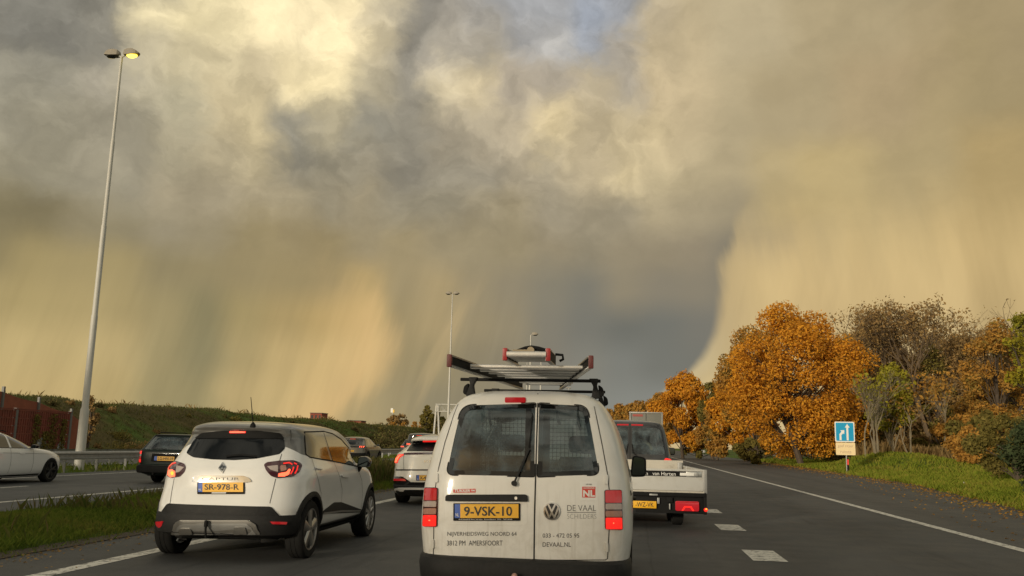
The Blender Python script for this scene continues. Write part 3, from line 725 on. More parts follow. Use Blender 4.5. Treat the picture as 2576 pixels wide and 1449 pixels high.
# ------------------------------------------------------------------ left side: rail, walls, poles, gantry
mat('post_galv', (.24, .24, .23), .6, metal=.4, var=.15)
def guard_rail(label, x, y0, y1, side):
    t = tag(empty('guard_rail', (x, y0, 0)), label, 'guard rail', 'guard rails of the far carriageway'); ln = y1 - y0; pw = 4.
    prof = [(0, .44), (.05, .455), (.055, .50), (.0, .535), (.0, .615), (.055, .65), (.05, .70), (0, .745), (-.004, .745), (.044, .698), (.05, .652), (-.006, .617), (-.006, .533), (.05, .50), (.044, .457), (-.004, .44)]
    k = 0; y = 0.
    post = MB(); post.prism([(-.05, -.04), (.05, -.04), (.05, .0), (-.05, .0)], 'Z', -.1, .72); pm = post.mesh('post'); pm.materials.append(MATS['post_galv'])
    beam = MB(); beam.prism([(p[0] * side, p[1]) for p in prof], 'Y', 0, pw - .004); bm_ = beam.mesh('beam'); bm_.materials.append(MATS['steel_galv'])
    while y < ln:
        link('beam', bm_, None, t, (side * .06 + .004 * (k % 2), y, 0))
        for q in range(2 if y < 60 else 1): link('post', pm, None, t, (0, y + .6 + q * 2, 0))
        y += pw; k += 1
    return t
guard_rail('galvanised guard rail running behind the white estate car, near side of the lamp posts', -20.55, 14, 306, 1)
guard_rail('galvanised guard rail on the opposite carriageway, behind the lamp posts', -23.7, 14, 306, -1)

mat('post_dark', (.16, .16, .155), .6, metal=.3, var=.15)
mat('wall_red', (.19, .046, .026), .8, var=.25, vscale=2., bump=.3, bscale=25., dirt=((.09, .030, .02), 1.2, .50, .85))
mat('wall_red_hi', (.26, .075, .04), .8, var=.2, vscale=2., bump=.25, bscale=25.)
mat('spray_paint', (.34, .35, .36), .7, var=.3, vscale=4.)
wl = tag(empty('noise_barrier', (-36, 28, 0)), 'dark red noise barrier of stacked ribbed panels behind the white estate car', 'noise barrier')
pan = MB()
pan.box((0, 2.5, .225), (.12, 4.9, .432))
for k in range(24): pan.box((.075, .17 + k * .203, .225), (.03, .12, .39))
panm = pan.mesh('panel'); panm.materials.append(MATS['wall_red'])
for b_ in range(5):
    for r_ in range(6): link('panel', panm, None, wl, (.0, b_ * 5.12 + .14, r_ * .45))
    mb = MB(); mb.box((0, b_ * 5.12, 1.40), (.20, .20, 2.85)); mb.build('post', 'post_dark', wl)
mb = MB(); mb.box((0, 25.66, 1.40), (.20, .20, 2.85)); mb.build('post', 'post_dark', wl)
mb = MB(); mb.box((0, 12.8, 2.76), (.22, 25.6, .07)); mb.build('capping', 'wall_red', wl)
for y0, z0, w_, h_ in ((23.0, .30, 1.3, .9), (24.9, .25, .8, .7)):
    mb = MB(); mb.prism(rnd([(y0 - w_ / 2, z0), (y0 + w_ / 2, z0 + .05), (y0 + w_ * .3, z0 + h_ * .6), (y0, z0 + h_), (y0 - w_ * .4, z0 + h_ * .7)], .1), 'X', .094, .098); mb.build('graffiti', 'spray_paint', wl)
uw = tag(empty('stepped_wall', (-41.5, 46, 0)), 'brighter red noise wall with falling top edge behind the dark barrier', 'noise barrier')
up = [(46, 4.6), (50.2, 4.5), (54.3, 4.05), (58, 3.55), (61.8, 2.9), (64, 2.2)]
for (a, za), (b2, zb) in zip(up[:-1], up[1:]):
    k = 6; top = [(a + (b2 - a) * i / k - 46, za + (zb - za) * i / k - .10 * math.sin(math.pi * i / k)) for i in range(k + 1)]
    mb = MB(); mb.prism([(a - 46, .2)] + top + [(b2 - 46, .2)], 'X', -.06, .06); mb.build('panel', 'wall_red_hi', uw)
    mb = MB(); mb.box((.1, a - 46, (za + .35) / 2), (.16, .16, za + .35)); mb.build('post', 'post_dark', uw)

mat('pole_paint', (.50, .485, .44), .5, var=.06, vscale=3., dirt=((.33, .31, .26), 1.5, .55, .85))
mat('lamp_body', (.26, .23, .18), .5, var=.1)
mat('sodium_lit', (.9, .7, .1), .3, emit=(1., .74, .08), estr=3.5)
def lamp_post(label, x, y, h, lit=True, arms=2, group='lamp posts along the far carriageway'):
    t = tag(empty('lamp_post', (x, y, -.05)), label, 'lamp post', group); k = h / 17.7
    mb = MB(); mb.lathe([(.19, 0), (.175, 2.2 * k), (.165, 2.42 * k), (.132, 2.5 * k), (.128, 6.2 * k), (.126, 6.24 * k), (.112, 6.3 * k), (.105, 10. * k), (.104, 10.04 * k), (.088, 10.1 * k), (.08, 13.7 * k), (.078, 13.74 * k), (.064, 13.8 * k), (.055, 17.6 * k), (.001, 17.62 * k)], 'Z', 20)
    mb.build('mast', 'pole_paint', t, 30)
    for sg in ((-1, 1) if arms == 2 else (1,)):
        mb = MB(); mb.tube([(0, 0, h - .12), (sg * .13, 0, h - .06)], .04, 8); ar = mb.build('arm', 'pole_paint', t, 40)
        V = []                                           # lantern: tapered shell with a flat lid
        for f, w_, zb, zt in ((.10, .10, -.02, .07), (.16, .17, -.06, .17), (.34, .20, -.07, .21), (.55, .20, -.06, .20), (.70, .17, -.03, .13), (.80, .09, .0, .05)):
            V += [(sg * f, -w_, zb), (sg * f, w_, zb), (sg * f, w_ * .8, zt), (sg * f, -w_ * .8, zt)]
        mb = MB(); mb.add([(p[0], p[1], p[2] + h) for p in V], [(4 * i + j, 4 * i + (j + 1) % 4, 4 * i + 4 + (j + 1) % 4, 4 * i + 4 + j) for i in range(5) for j in range(4)] + [(0, 3, 2, 1), (20, 21, 22, 23)])
        hd = mb.build('lantern', 'lamp_body', ar, 25)
        mb = MB(); mb.lathe([(.001, -.10), (.10, -.085), (.15, -.03), (.155, 0)], 'Z', 18); me = mb.mesh('lamp_glass', 60)
        o = link('lamp_glass', me, 'sodium_lit' if (lit and sg > 0) else 'glass_dark', hd, (sg * .47, 0, h - .06)); o.scale = (1.55, 1.0, 1.)
    return t
lamp_post('tall leaning-looking lamp post with one lit lantern, next to the red barrier', -22, 33.7, 17.7)
lamp_post('slim lamp post rising behind the ladder tips at the gantry', -20.2, 97, 18.0, False)
lamp_post('small distant lamp post seen just above the ladders', -20.1, 168, 19.2, False)
lamp_post('tiniest far lamp post seen under the rear corner of the ladder', -20.0, 276, 19.0, False)
lamp_post('tan-headed lamp post standing straight above the narrow ladder', -10.9, 94, 13.05, False, 1, 'lamp posts on the grass strip')
lamp_post('short tan-headed lamp post right of the narrow ladder', -10.9, 105, 12.3, False, 1, 'lamp posts on the grass strip')

mat('gantry_white', (.55, .54, .50), .5, var=.05)
gt = tag(empty('sign_gantry', (-31, 140, 0)), 'pale lattice gantry with splayed legs beyond the white crossover', 'gantry')
mb = MB()
for dx in (-.5, .55): mb.tube([(dx * 1.1, 0, -.1), (dx * .25, 0, 7.3)], .15, 8)
mb.build('leg', 'gantry_white', gt, 40)
mb = MB()
for z in (6.3, 7.4):
    for dy in (-.4, .4): mb.tube([(-.2, dy, z), (21, dy, z)], .07, 6)
mb.build('chord', 'gantry_white', gt, 40)
mb = MB()
for i in range(18):
    x0 = i * 1.17
    for dy in (-.4, .4): mb.tube([(x0, dy, 6.3), (x0 + .58, dy, 7.4), (x0 + 1.17, dy, 6.3)], .035, 4)
mb.build('lattice', 'gantry_white', gt)
mb = MB()
for dx in (-.5, .55): mb.tube([(20.8 + dx * 1.1, 0, -.1), (20.8 + dx * .25, 0, 7.3)], .15, 8)
mb.build('leg', 'gantry_white', gt, 40)

# far sign tower and red buildings beyond the bank
mat('sign_white', (.75, .74, .70), .5); mat('sign_yellow', (.8, .5, .05), .5)
tw = tag(empty('sign_tower', (-82, 300, 0)), 'small bright sign on a mast above the far bushes', 'sign')
mb = MB(); mb.tube([(0, 0, 0), (0, 0, 11.2)], .12, 8); mb.build('mast', 'gantry_white', tw)
mb = MB(); mb.box((-.25, 0, 12.0), (.75, .4, 1.5)); mb.build('panel', 'sign_white', tw)
mb = MB(); mb.box((.40, 0, 11.75), (.5, .4, 1.0)); mb.build('panel', 'sign_yellow', tw)
mat('brick_red', (.24, .055, .03), .8, var=.15, vscale=1.5); mat('roof_dark', (.05, .05, .05), .7, var=.2)
def block(label, c, d, nx, nz):
    t = tag(empty('brick_building', c), label, 'building', 'red buildings beyond the bank')
    mb = MB(); mb.box((0, 0, d[2] / 2), d); mb.build('wall', 'brick_red', t)
    mb = MB(); mb.box((0, 0, d[2] + .15), (d[0] + .4, d[1] + .4, .3)); mb.build('roof', 'roof_dark', t)
    for i in range(nx):
        for j in range(nz):
            x = -d[0] / 2 + d[0] * (i + .5) / nx; z = d[2] * (j + .55) / nz
            mb = MB(); mb.box((x, -d[1] / 2 - .02, z), (d[0] / nx * .5, .12, d[2] / nz * .45)); w_ = mb.build('window', 'glass_opaque', t)
            mb = MB(); mb.box((x, -d[1] / 2 - .06, z - d[2] / nz * .26), (d[0] / nx * .6, .2, .1)); mb.build('sill', 'concrete', w_)
mat('glass_opaque', (.010, .011, .012), .06, coat=.3, spec=.8)
block('red block of flats peeping over the bank', (-146, 405, 0), (5.6, 8, 13.6), 3, 4)
block('lower red building peeping over the bushes', (-134, 425, 0), (7., 8, 10.9), 4, 3)

# ------------------------------------------------------------------ right side: signs, marker posts, low wall, barn
mat('sign_cream', (.78, .62, .36), .5, var=.05, dirt=((.66, .60, .30), 3., .5, .8)); mat('sign_blue', (.0, .30, .55), .35, var=.04, coat=.3); mat('sign_cream', (.78, .62, .36), .5, var=.05, dirt=((.66, .60, .30), 3., .5, .8))
mat('post_grey', (.36, .35, .33), .5, metal=.4, var=.1); mat('faded_ink', (.46, .33, .22), .6); mat('sign_green', (.06, .35, .12), .5)
mat('marker_red', (.75, .06, .05), .4, coat=.5, emit=(1, .1, .08), estr=.12)
sg_ = tag(empty('merge_sign', (13.35, 60, -.0), rz=R(-4)), 'blue merge sign with white arrows above a faded cream text plate', 'road sign')
zb = float(height(13.35, 60))
mb = MB(); mb.tube([(.05, .05, zb - .1), (.05, .05, 3.2)], .042, 10); mb.build('post', 'post_grey', sg_, 40)
mb = MB(); mb.prism(rnd([(-.60, 1.99), (.60, 1.99), (.60, 3.27), (-.60, 3.27)], .09), 'Y', -.02, 0.); bo = mb.build('sign_border', 'sign_white', sg_)
mb = MB(); mb.prism(rnd([(-.535, 2.055), (.535, 2.055), (.535, 3.205), (-.535, 3.205)], .07), 'Y', -.026, -.021); pnl = mb.build('sign_panel', 'sign_blue', sg_)
mb = MB(); mb.prism([(.10, 2.10), (.22, 2.10), (.22, 2.90), (.31, 2.90), (.16, 3.13), (.01, 2.90), (.10, 2.90)], 'Y', -.031, -.0265); mb.build('arrow', 'sign_white', pnl)
mb = MB(); mb.prism([(-.33, 2.10), (-.21, 2.10), (-.21, 2.42), (-.10, 2.54), (-.04, 2.48), (-.02, 2.74), (-.27, 2.72), (-.20, 2.64), (-.33, 2.48)], 'Y', -.031, -.0265); mb.build('arrow', 'sign_white', pnl)
mb = MB(); mb.prism(rnd([(-.58, 1.17), (.60, 1.17), (.60, 1.95), (-.58, 1.95)], .06), 'Y', -.02, 0.); tp = mb.build('text_plate', 'sign_cream', sg_)
def flat_text(body, x0, z0, x1, z1, y, mt, parent, name='lettering'):
    co, fs = text_mesh(body); mb = MB(); mb.add([(x0 + (x1 - x0) * u, y, z0 + (z1 - z0) * v) for u, v in co], fs); return link(name, mb.mesh(name, fix=False), mt, parent)
flat_text('geef ritser', -.46, 1.60, .48, 1.84, -.024, 'faded_ink', tp); flat_text('ruimte', -.32, 1.28, .34, 1.48, -.024, 'faded_ink', tp)
def marker(label, x, y, z, h=.95):
    t = tag(empty('marker_post', (x, y, z)), label, 'marker post', 'roadside marker posts')
    mb = MB(); mb.prism(rnd([(-.06, -.03), (.06, -.03), (.06, .03), (-.06, .03)], .02), 'Z', -.05, h); mb.build('stake', 'rubber', t)
    mb = MB(); mb.prism(rnd([(-.045, h * .58), (.045, h * .58), (.045, h * .94), (-.045, h * .94)], .02), 'Y', -.036, -.031); mb.build('reflector', 'marker_red', t)
marker('black marker post with red reflector standing at the foot of the blue sign', 13.22, 58.9, float(height(13.2, 58.9)))
def km_sign(label, x, y, s_, full=True):
    t = tag(empty('distance_sign', (x, y, float(height(x, y)))), label, 'road sign', 'small distance signs on the verge')
    mb = MB(); mb.tube([(0, .03, -.05), (0, .03, 1.0 * s_)], .035, 8); mb.build('post', 'post_grey', t)
    mb = MB(); mb.box((0, 0, .85 * s_), (.86 * s_, .03, .54 * s_)); p = mb.build('panel', 'sign_white', t)
    if full:
        mb = MB(); mb.box((.22 * s_, -.02, .98 * s_), (.36 * s_, .006, .22 * s_)); mb.build('field', 'sign_green', p)
        mb = MB(); mb.box((0, 0, 1.24 * s_), (.86 * s_, .03, .22 * s_)); q = mb.build('top_panel', 'rubber', t)
        mb = MB(); mb.prism(ellipse(0, 1.25 * s_, .12 * s_, .12 * s_, 16), 'Y', -.02, -.016); mb.build('disc', 'sign_white', q)
        mb = MB(); mb.box((-.24 * s_, -.02, .98 * s_), (.22 * s_, .006, .16 * s_)); mb.build('field', 'sign_cream', p)
km_sign('white and green distance sign on the verge left of the oak', 16.3, 140, 1.)
km_sign('tiny white distance sign on the grass by the dark van mirror', 16.0, 215, 1., False)
km_sign('tiny white marker board on the grass between the other two', 18.7, 200, .8, False)
lwall = tag(empty('concrete_wall', (23.5, 172, .6)), 'low grey concrete wall at the foot of the orange trees', 'wall')
for k in range(4):
    mb = MB(); mb.box((k * 2.6, 0, .55), (2.56, .25, 1.5)); mb.build('panel', 'concrete', lwall)
mb = MB(); mb.box((3.9, 0, 1.36), (10.6, .4, .12)); mb.build('coping', 'concrete', lwall)
mat('roof_slate', (.12, .125, .135), .6, var=.15, vscale=3.); mat('barn_wall', (.16, .13, .10), .8, var=.2)
brn = tag(empty('barn', (48, 122, .9)), 'grey-roofed barn hidden behind the bare trees', 'building')
mb = MB(); mb.box((0, 0, 1.2), (16, 7, 2.4)); mb.build('wall', 'barn_wall', brn)
mb = MB(); mb.prism([(-4.2, 2.3), (4.2, 2.3), (0, 5.2)], 'X', -8.4, 8.4); mb.build('roof', 'roof_slate', brn)
for x in (-4, 1, 5): mb = MB(); mb.box((x, -3.52, 1.3), (1.2, .1, .9)); mb.build('window', 'glass_opaque', brn)
# scraps of litter on the verge
mat('litter', (.6, .58, .52), .7, var=.1)
for lb, x, y in (('white scrap of paper lying on the grass below the mound', 13.9, 41.), ('pale scrap of plastic lying by the dark shrub', 11.4, 28.6)):
    z = float(height(x, y)); mb = MB(); mb.add([(-.12, -.05, .03), (.05, -.09, .08), (.14, .03, .05), (-.02, .10, .02), (0, 0, .12)], [(0, 1, 4), (1, 2, 4), (2, 3, 4), (3, 0, 4)])
    tag(mb.build('litter', 'litter', loc=(x, y, z)), lb, 'litter')

# ------------------------------------------------------------------ trees, shrubs, grass
mat('bark', (.075, .055, .038), .9, var=.3, vscale=3., bump=.4, bscale=14.)
mat('bark_pale', (.19, .155, .10), .85, var=.25, vscale=3., bump=.3, bscale=14.)
mat('twig', (.125, .088, .052), .9, var=.2)
leaf_mat('leaf_orange', [(.33, .155, .032), (.52, .225, .030), (.68, .30, .034), (.76, .38, .042), (.58, .27, .036), (.34, .21, .045)])
leaf_mat('leaf_rust', [(.29, .155, .042), (.43, .225, .052), (.53, .285, .062), (.36, .22, .06), (.24, .19, .05)])
leaf_mat('leaf_brown', [(.22, .145, .065), (.31, .20, .085), (.37, .24, .10), (.26, .20, .08)])
leaf_mat('leaf_yellow', [(.26, .22, .022), (.36, .31, .032), (.30, .28, .04), (.18, .19, .03)])
leaf_mat('leaf_olive', [(.13, .110, .034), (.19, .16, .044), (.24, .19, .055), (.15, .15, .04)])
leaf_mat('leaf_dark', [(.040, .055, .026), (.065, .085, .038), (.09, .095, .048)], .2)
leaf_mat('leaf_scrub', [(.085, .066, .030), (.13, .098, .044), (.11, .115, .036), (.17, .13, .06)], .2)
leaf_mat('blade_green', [(.080, .125, .018), (.13, .180, .028), (.18, .21, .038), (.22, .20, .05)], .4)
leaf_mat('blade_verge', [(.13, .17, .020), (.20, .25, .030), (.27, .28, .040), (.30, .26, .055)], .4)
leaf_mat('blade_dry', [(.20, .13, .055), (.28, .19, .08), (.34, .24, .11)], .4)
leaf_mat('blade_weed', [(.055, .080, .018), (.105, .12, .030), (.15, .12, .05), (.075, .10, .022)], .4)

def quads(P, size, nrm=None, asp=1.5, seed=0):
    """many small folded leaves at points P"""
    g = np.random.default_rng(seed); n = len(P); a = g.normal(size=(n, 3))
    if nrm is not None: a = a * .75 + nrm * .9
    a /= np.linalg.norm(a, axis=1)[:, None] + 1e-9
    b = np.cross(a, g.normal(size=(n, 3))); b /= np.linalg.norm(b, axis=1)[:, None] + 1e-9; c = np.cross(a, b)
    s = (size * g.uniform(.6, 1.35, n))[:, None]
    V = np.stack([P - b * s * asp * .5, P + c * s * .42 + a * s * .12, P + b * s * asp * .5, P - c * s * .42 + a * s * .12], 1).reshape(-1, 3)
    return V
def leaf_mesh(name, V, mt):
    n = len(V) // 4; me = bpy.data.meshes.new(name); me.vertices.add(len(V)); me.vertices.foreach_set('co', V.astype(np.float32).ravel())
    me.loops.add(n * 4); me.loops.foreach_set('vertex_index', np.arange(n * 4, dtype=np.int32))
    me.polygons.add(n); me.polygons.foreach_set('loop_start', np.arange(0, n * 4, 4, dtype=np.int32)); me.polygons.foreach_set('loop_total', np.full(n, 4, dtype=np.int32))
    me.update(calc_edges=True); me.materials.append(MATS[mt]); return me
def limb(mb, a, b, r0, r1, sag, g, n=5, sides=5):
    pts = []; a, b = np.array(a), np.array(b); off = g.normal(size=3) * np.linalg.norm(b - a) * .06; off[2] = abs(off[2]) + sag
    for i in range(n + 1):
        t = i / n; pts.append(tuple(a + (b - a) * t + off * math.sin(math.pi * t)))
    mb.tube(pts, [r0 + (r1 - r0) * i / n for i in range(n + 1)], sides, False); return pts
def leafy_tree(label, x, y, h, w, mt, seed, nleaf=9000, size=.26, base=.12, lobes=34, group='autumn trees along the right verge', name='broadleaf_tree', sparse=0., bark='bark', z=None, shape=1., cat='tree', flat=1., lr=(.15, .28)):
    g = np.random.default_rng(seed); z = float(height(x, y)) - .1 if z is None else z
    t = tag(empty(name, (x, y, z)), label, cat, group)
    cz, rz_ = h * (base + (1 - base) / 2), h * (1 - base) / 2; C_, Rr = [], []
    for i in range(lobes):
        d = g.normal(size=3); d /= np.linalg.norm(d); k = g.uniform(.35, .80) ** .6
        zz = d[2] * k; taper = 1 - .35 * max(zz, 0) * shape - .18 * max(-zz, 0)
        C_.append((d[0] * w / 2 * k * taper, d[1] * w / 2 * k * taper * flat, cz + rz_ * zz * .93)); Rr.append(g.uniform(lr[0], lr[1]) * min(w, h * .9) * .5 * (1 + .3 * (1 - k)))
    C_ = np.array(C_); Rr = np.array(Rr)
    idx = g.choice(lobes, nleaf, p=Rr ** 2 / (Rr ** 2).sum()); d = g.normal(size=(nleaf, 3)); d /= np.linalg.norm(d, axis=1)[:, None]
    rad = Rr[idx] * g.uniform(.45, 1.08, nleaf) ** .55; P = C_[idx] + d * rad[:, None] * np.array([1, 1, .82]); P = P + g.normal(size=P.shape) * .10
    keep = P[:, 2] > .15; P, d = P[keep], d[keep]
    if sparse: k = g.uniform(size=len(P)) > sparse * (P[:, 2] / h) ** 1.5; P, d = P[k], d[k]
    link('crown', leaf_mesh('crown', quads(P, size, d + np.array([0, 0, .35]), 1.5, seed), mt), None, t)
    mb = MB(); r0 = .016 * h + .05; top = np.array([g.normal() * .02 * h, g.normal() * .02 * h, h * .80]); pts = limb(mb, (0, 0, -.2), top, r0, r0 * .22, 0, g, 8, 8)
    for i in range(lobes):
        f = min(.95, max(.18, C_[i][2] / h * .70 - .04)); p = pts[int(f * 8)]; q = limb(mb, p, C_[i], r0 * .35 * (1 - f * .6), .025, .05 * h * .2, g, 4, 5)
        for _ in range(4):
            e = C_[i] + np.clip(g.normal(size=3), -1.05, 1.05) * Rr[i] * .8; limb(mb, q[3], e, .022, .008, .0, g, 2, 3)
    link('trunk', mb.mesh('trunk', fix=False), bark, t); return t
def bare_tree(label, x, y, h, seed, spread=.5, mt='twig', stems=1, leaves=0, lmt='leaf_brown', depth=6, group='bare trees in the right-hand wood', z=None, r0=None, lsize=.2, fork=.22, name='bare_tree'):
    g = np.random.default_rng(seed); z = float(height(x, y)) - .1 if z is None else z
    t = tag(empty(name, (x, y, z)), label, 'tree', group); mb = MB(); tips = []
    def grow(p, d, ln, r, lv):
        n = 3 if lv < 3 else 2; pts = [p]; q = np.array(p); dd = np.array(d)
        for i in range(n):
            dd = dd + g.normal(size=3) * (.10 + .03 * lv); dd[2] += .07; dd /= np.linalg.norm(dd); q = q + dd * ln / n; pts.append(tuple(q))
        mb.tube(pts, [r + (r * .62 - r) * i / n for i in range(n + 1)], 6 if lv < 2 else (4 if lv < 4 else 3), False)
        if lv >= depth - 2: tips.append(tuple(q))
        if lv >= depth: return
        nb = 2 if lv == 0 else int(g.integers(2, 4))
        for b_ in range(nb + (1 if lv in (1, 2) else 0)):
            ax = g.normal(size=3); ax -= dd * ax.dot(dd); ax /= np.linalg.norm(ax); sp = spread * g.uniform(.45, 1.15)
            nd = dd * math.cos(sp) + ax * math.sin(sp); st = pts[-1] if b_ < 2 else pts[g.integers(1, len(pts))]
            grow(st, nd, ln * g.uniform(.62, .84), max(.009, r * (.62 if b_ < 2 else .45)), lv + 1)
    for s_ in range(stems):
        a = g.uniform(0, 6.28); tilt = .05 if stems == 1 else g.uniform(.10, .30)
        grow((.15 * s_ * math.cos(a), .15 * s_ * math.sin(a), -.1), (math.cos(a) * tilt, math.sin(a) * tilt, 1.), h * fork, (r0 or .012 * h + .03) * (1 if s_ == 0 else .75), 0)
    hi = max(p[2] for p in mb.v); k = h / hi; mb.v = [(p[0] * k, p[1] * k, p[2] * k) for p in mb.v]
    link('trunk', mb.mesh('trunk', fix=False), mt, t)
    if leaves and tips:
        T = np.array(tips) * k; P = T[g.integers(0, len(T), leaves)] + g.normal(size=(leaves, 3)) * .28
        link('crown', leaf_mesh('crown', quads(P, lsize, None, 1.5, seed), lmt), None, t)
    return t
def pxt(px, py, Y):
    p = at_y(None, px, py, Y); return p.x, p.z
def T(label, px, py, Y, wpx, mt, seed, **kw):
    x, ztop = pxt(px, py, Y); zb_ = float(height(x, Y)); return leafy_tree(label, x, Y, (ztop - zb_) * 1.06, wpx / FPX * Y * 1.03, mt, seed, **kw)
def B(label, px, py, Y, seed, **kw):
    x, ztop = pxt(px, py, Y); zb_ = float(height(x, Y)); return bare_tree(label, x, Y, ztop - zb_, seed, **kw)
# the big oak and its neighbours
T('big glowing orange oak, tallest crown of the wood', 2005, 752, 84, 385, 'leaf_orange', 11, nleaf=56000, size=.17, base=-.06, lr=(.13, .235), lobes=115, shape=.8, name='oak_tree')
T('russet tree leaning out behind the left flank of the oak', 1895, 820, 104, 210, 'leaf_rust', 12, nleaf=14000, size=.22, base=.15, sparse=.5)
T('bright orange tree in front of the oak, left of it', 1868, 935, 112, 180, 'leaf_orange', 13, nleaf=18000, size=.25, base=.03, lobes=44)
T('rusty orange rounded tree above the dark van', 1716, 942, 128, 165, 'leaf_orange', 14, nleaf=20000, size=.26, base=.02, lobes=46)
T('dull green tree wedged between two orange ones', 1792, 950, 124, 95, 'leaf_olive', 15, nleaf=8000, size=.26, base=.03)
T('smaller orange tree filling the gap beside the green one', 1800, 1010, 116, 100, 'leaf_rust', 25, nleaf=8000, size=.25, base=.0)
T('low russet tree further up the road', 1655, 980, 185, 120, 'leaf_rust', 16, nleaf=7000, size=.42, base=.02)
T('distant russet tree seen over the grey truck', 1608, 1004, 250, 120, 'leaf_rust', 17, nleaf=6000, size=.55, base=.0)
T('farther brown tree left of the truck', 1562, 1014, 310, 120, 'leaf_rust', 18, nleaf=6000, size=.65, base=.0)
T('farthest brown tree showing beside the van roof', 1515, 1022, 360, 140, 'leaf_brown', 19, nleaf=6000, size=.75, base=.0)
T('dull orange tree behind the dark shrub at the picture edge', 2500, 792, 82, 190, 'leaf_rust', 20, nleaf=10000, size=.19, base=.10, sparse=.5)
T('brown half-bare tree over the barn', 2400, 830, 96, 180, 'leaf_brown', 21, nleaf=9000, size=.22, base=.12, sparse=.5)
T('brown thin-leaved tree right of the oak', 2235, 860, 104, 150, 'leaf_brown', 22, nleaf=5000, size=.25, base=.2, sparse=.7)
T('rust-brown tree closing the gap right of the oak', 2150, 930, 94, 130, 'leaf_rust', 23, nleaf=6500, size=.26, base=.02)
T('yellow-green young tree with pale stems behind the sign', 2240, 905, 74, 128, 'leaf_yellow', 24, nleaf=6500, size=.17, base=.22, lobes=34, bark='bark_pale', name='young_tree')
T('yellowish tree cut off by the right edge of the picture', 2590, 765, 70, 130, 'leaf_yellow', 26, nleaf=3500, size=.2, base=.35, sparse=.5)
T('low rusty tree at the back between the trunks', 2330, 985, 110, 200, 'leaf_rust', 27, nleaf=7000, size=.28, base=.0)
T('low brown tree at the back near the shrub', 2470, 960, 98, 190, 'leaf_brown', 28, nleaf=8000, size=.26, base=.0)
B('fine-twigged bare tree rising right behind the oak', 2135, 752, 106, 31, leaves=1500)
B('bare tree with brownish haze of twigs, second from the oak', 2225, 782, 100, 32, leaves=1800)
B('broad bare tree above the blue sign side of the wood', 2330, 748, 94, 33, leaves=3500, depth=7)
B('bare tree half hidden by the broad one', 2425, 792, 92, 34, leaves=2000)
B('thin bare tree near the right picture edge', 2535, 760, 84, 35, leaves=300)
B('pale many-stemmed tree just right of the sign', 2198, 925, 70, 36, mt='bark_pale', stems=4, spread=.42, depth=5, fork=.30, leaves=350, lmt='leaf_yellow')
B('pale forked sapling with crooked stems behind the mound', 2285, 960, 73, 37, mt='bark_pale', stems=2, spread=.5, depth=5, fork=.34, leaves=500, lmt='leaf_rust')
B('slender straight stem between sign and pale tree', 2170, 970, 69, 38, mt='bark_pale', spread=.25, depth=4, fork=.42)
B('leaning pale stem in the middle of the wood', 2370, 930, 80, 39, mt='bark_pale', spread=.4, depth=5, fork=.36, leaves=600, lmt='leaf_rust')
for q, (px, py, Y, w_, mt_, lb) in enumerate(((2120, 800, 128, 150, 'leaf_brown', 'brown tree deep in the wood directly behind the oak'), (2215, 815, 126, 160, 'leaf_brown', 'brown tree deep in the wood right of the oak'), (2305, 790, 122, 180, 'leaf_brown', 'brown tree deep in the wood above the barn'), (2390, 815, 120, 170, 'leaf_rust', 'rusty tree deep in the wood above the barn'), (2475, 800, 116, 180, 'leaf_brown', 'brown tree deep in the wood near the right edge'), (2565, 800, 108, 190, 'leaf_olive', 'olive tree deep in the wood at the right edge'))):
    T(lb, px, py, Y, w_, mt_, 90 + q, nleaf=9000, size=.24, base=.02, sparse=.35, lobes=46)
B('bare tree deep in the wood between oak and broad bare tree', 2180, 800, 116, 51, leaves=500); B('bare tree deep in the wood right of the broad one', 2385, 775, 112, 52, leaves=500); B('bare crown showing over the dull orange tree', 2480, 780, 108, 53, leaves=300)
for q, (px, py, Y, w_, mt_, lb) in enumerate(((2175, 860, 98, 120, 'leaf_brown', 'slim brown tree beside the right flank of the oak'), (2262, 835, 97, 130, 'leaf_brown', 'brown tree in the thicket over the yellow-green one'), (2345, 850, 96, 140, 'leaf_olive', 'olive-brown tree in the middle of the thicket'), (2440, 840, 94, 150, 'leaf_brown', 'brown tree in the thicket left of the dull orange one'), (2545, 830, 90, 170, 'leaf_olive', 'olive-brown tree closing the thicket at the right edge'), (2480, 930, 88, 150, 'leaf_rust', 'low rusty tree in the thicket by the right edge'))):
    T(lb, px, py, Y, w_, mt_, 110 + q, nleaf=7000, size=.19, base=.04, sparse=.5, lobes=44, lr=(.12, .24))
# left-hand far trees
T('round half-bare tree above the far bushes', 1003, 1042, 270, 62, 'leaf_brown', 41, nleaf=1800, size=.5, base=.25, sparse=.5, group='distant trees left of the van')
T('tall narrow yellowing poplar by the gantry', 1078, 1016, 215, 42, 'leaf_olive', 42, nleaf=2500, size=.4, base=.0, shape=1.6, group='distant trees left of the van')
T('second yellowing poplar against the gantry leg', 1104, 1030, 222, 42, 'leaf_olive', 43, nleaf=2200, size=.4, base=.0, shape=1.6, group='distant trees left of the van')
for k, (px, lb) in enumerate(((988, 'tiny orange cone-shaped tree under the round tree'), (1017, 'tiny rusty cone-shaped tree next to the round tree'), (1044, 'tiny orange cone tree left of the poplars'), (1061, 'tiny rusty cone tree touching the poplars'))):
    T(lb, px, 1058, 240, 15, 'leaf_rust', 44 + k, nleaf=600, size=.4, base=.0, shape=2.2, lobes=12, group='distant trees left of the van')
T('low spread of scrub trees beside the van roof', 1128, 1052, 200, 70, 'leaf_scrub', 48, nleaf=2500, size=.4, base=.0, group='distant trees left of the van')
T('reddish bush on the crest of the bank behind the lamp post', 232, 992, 66, 48, 'leaf_brown', 49, nleaf=900, size=.16, base=.0, lobes=10, name='shrub', cat='shrub', group='shrubs on the bank')

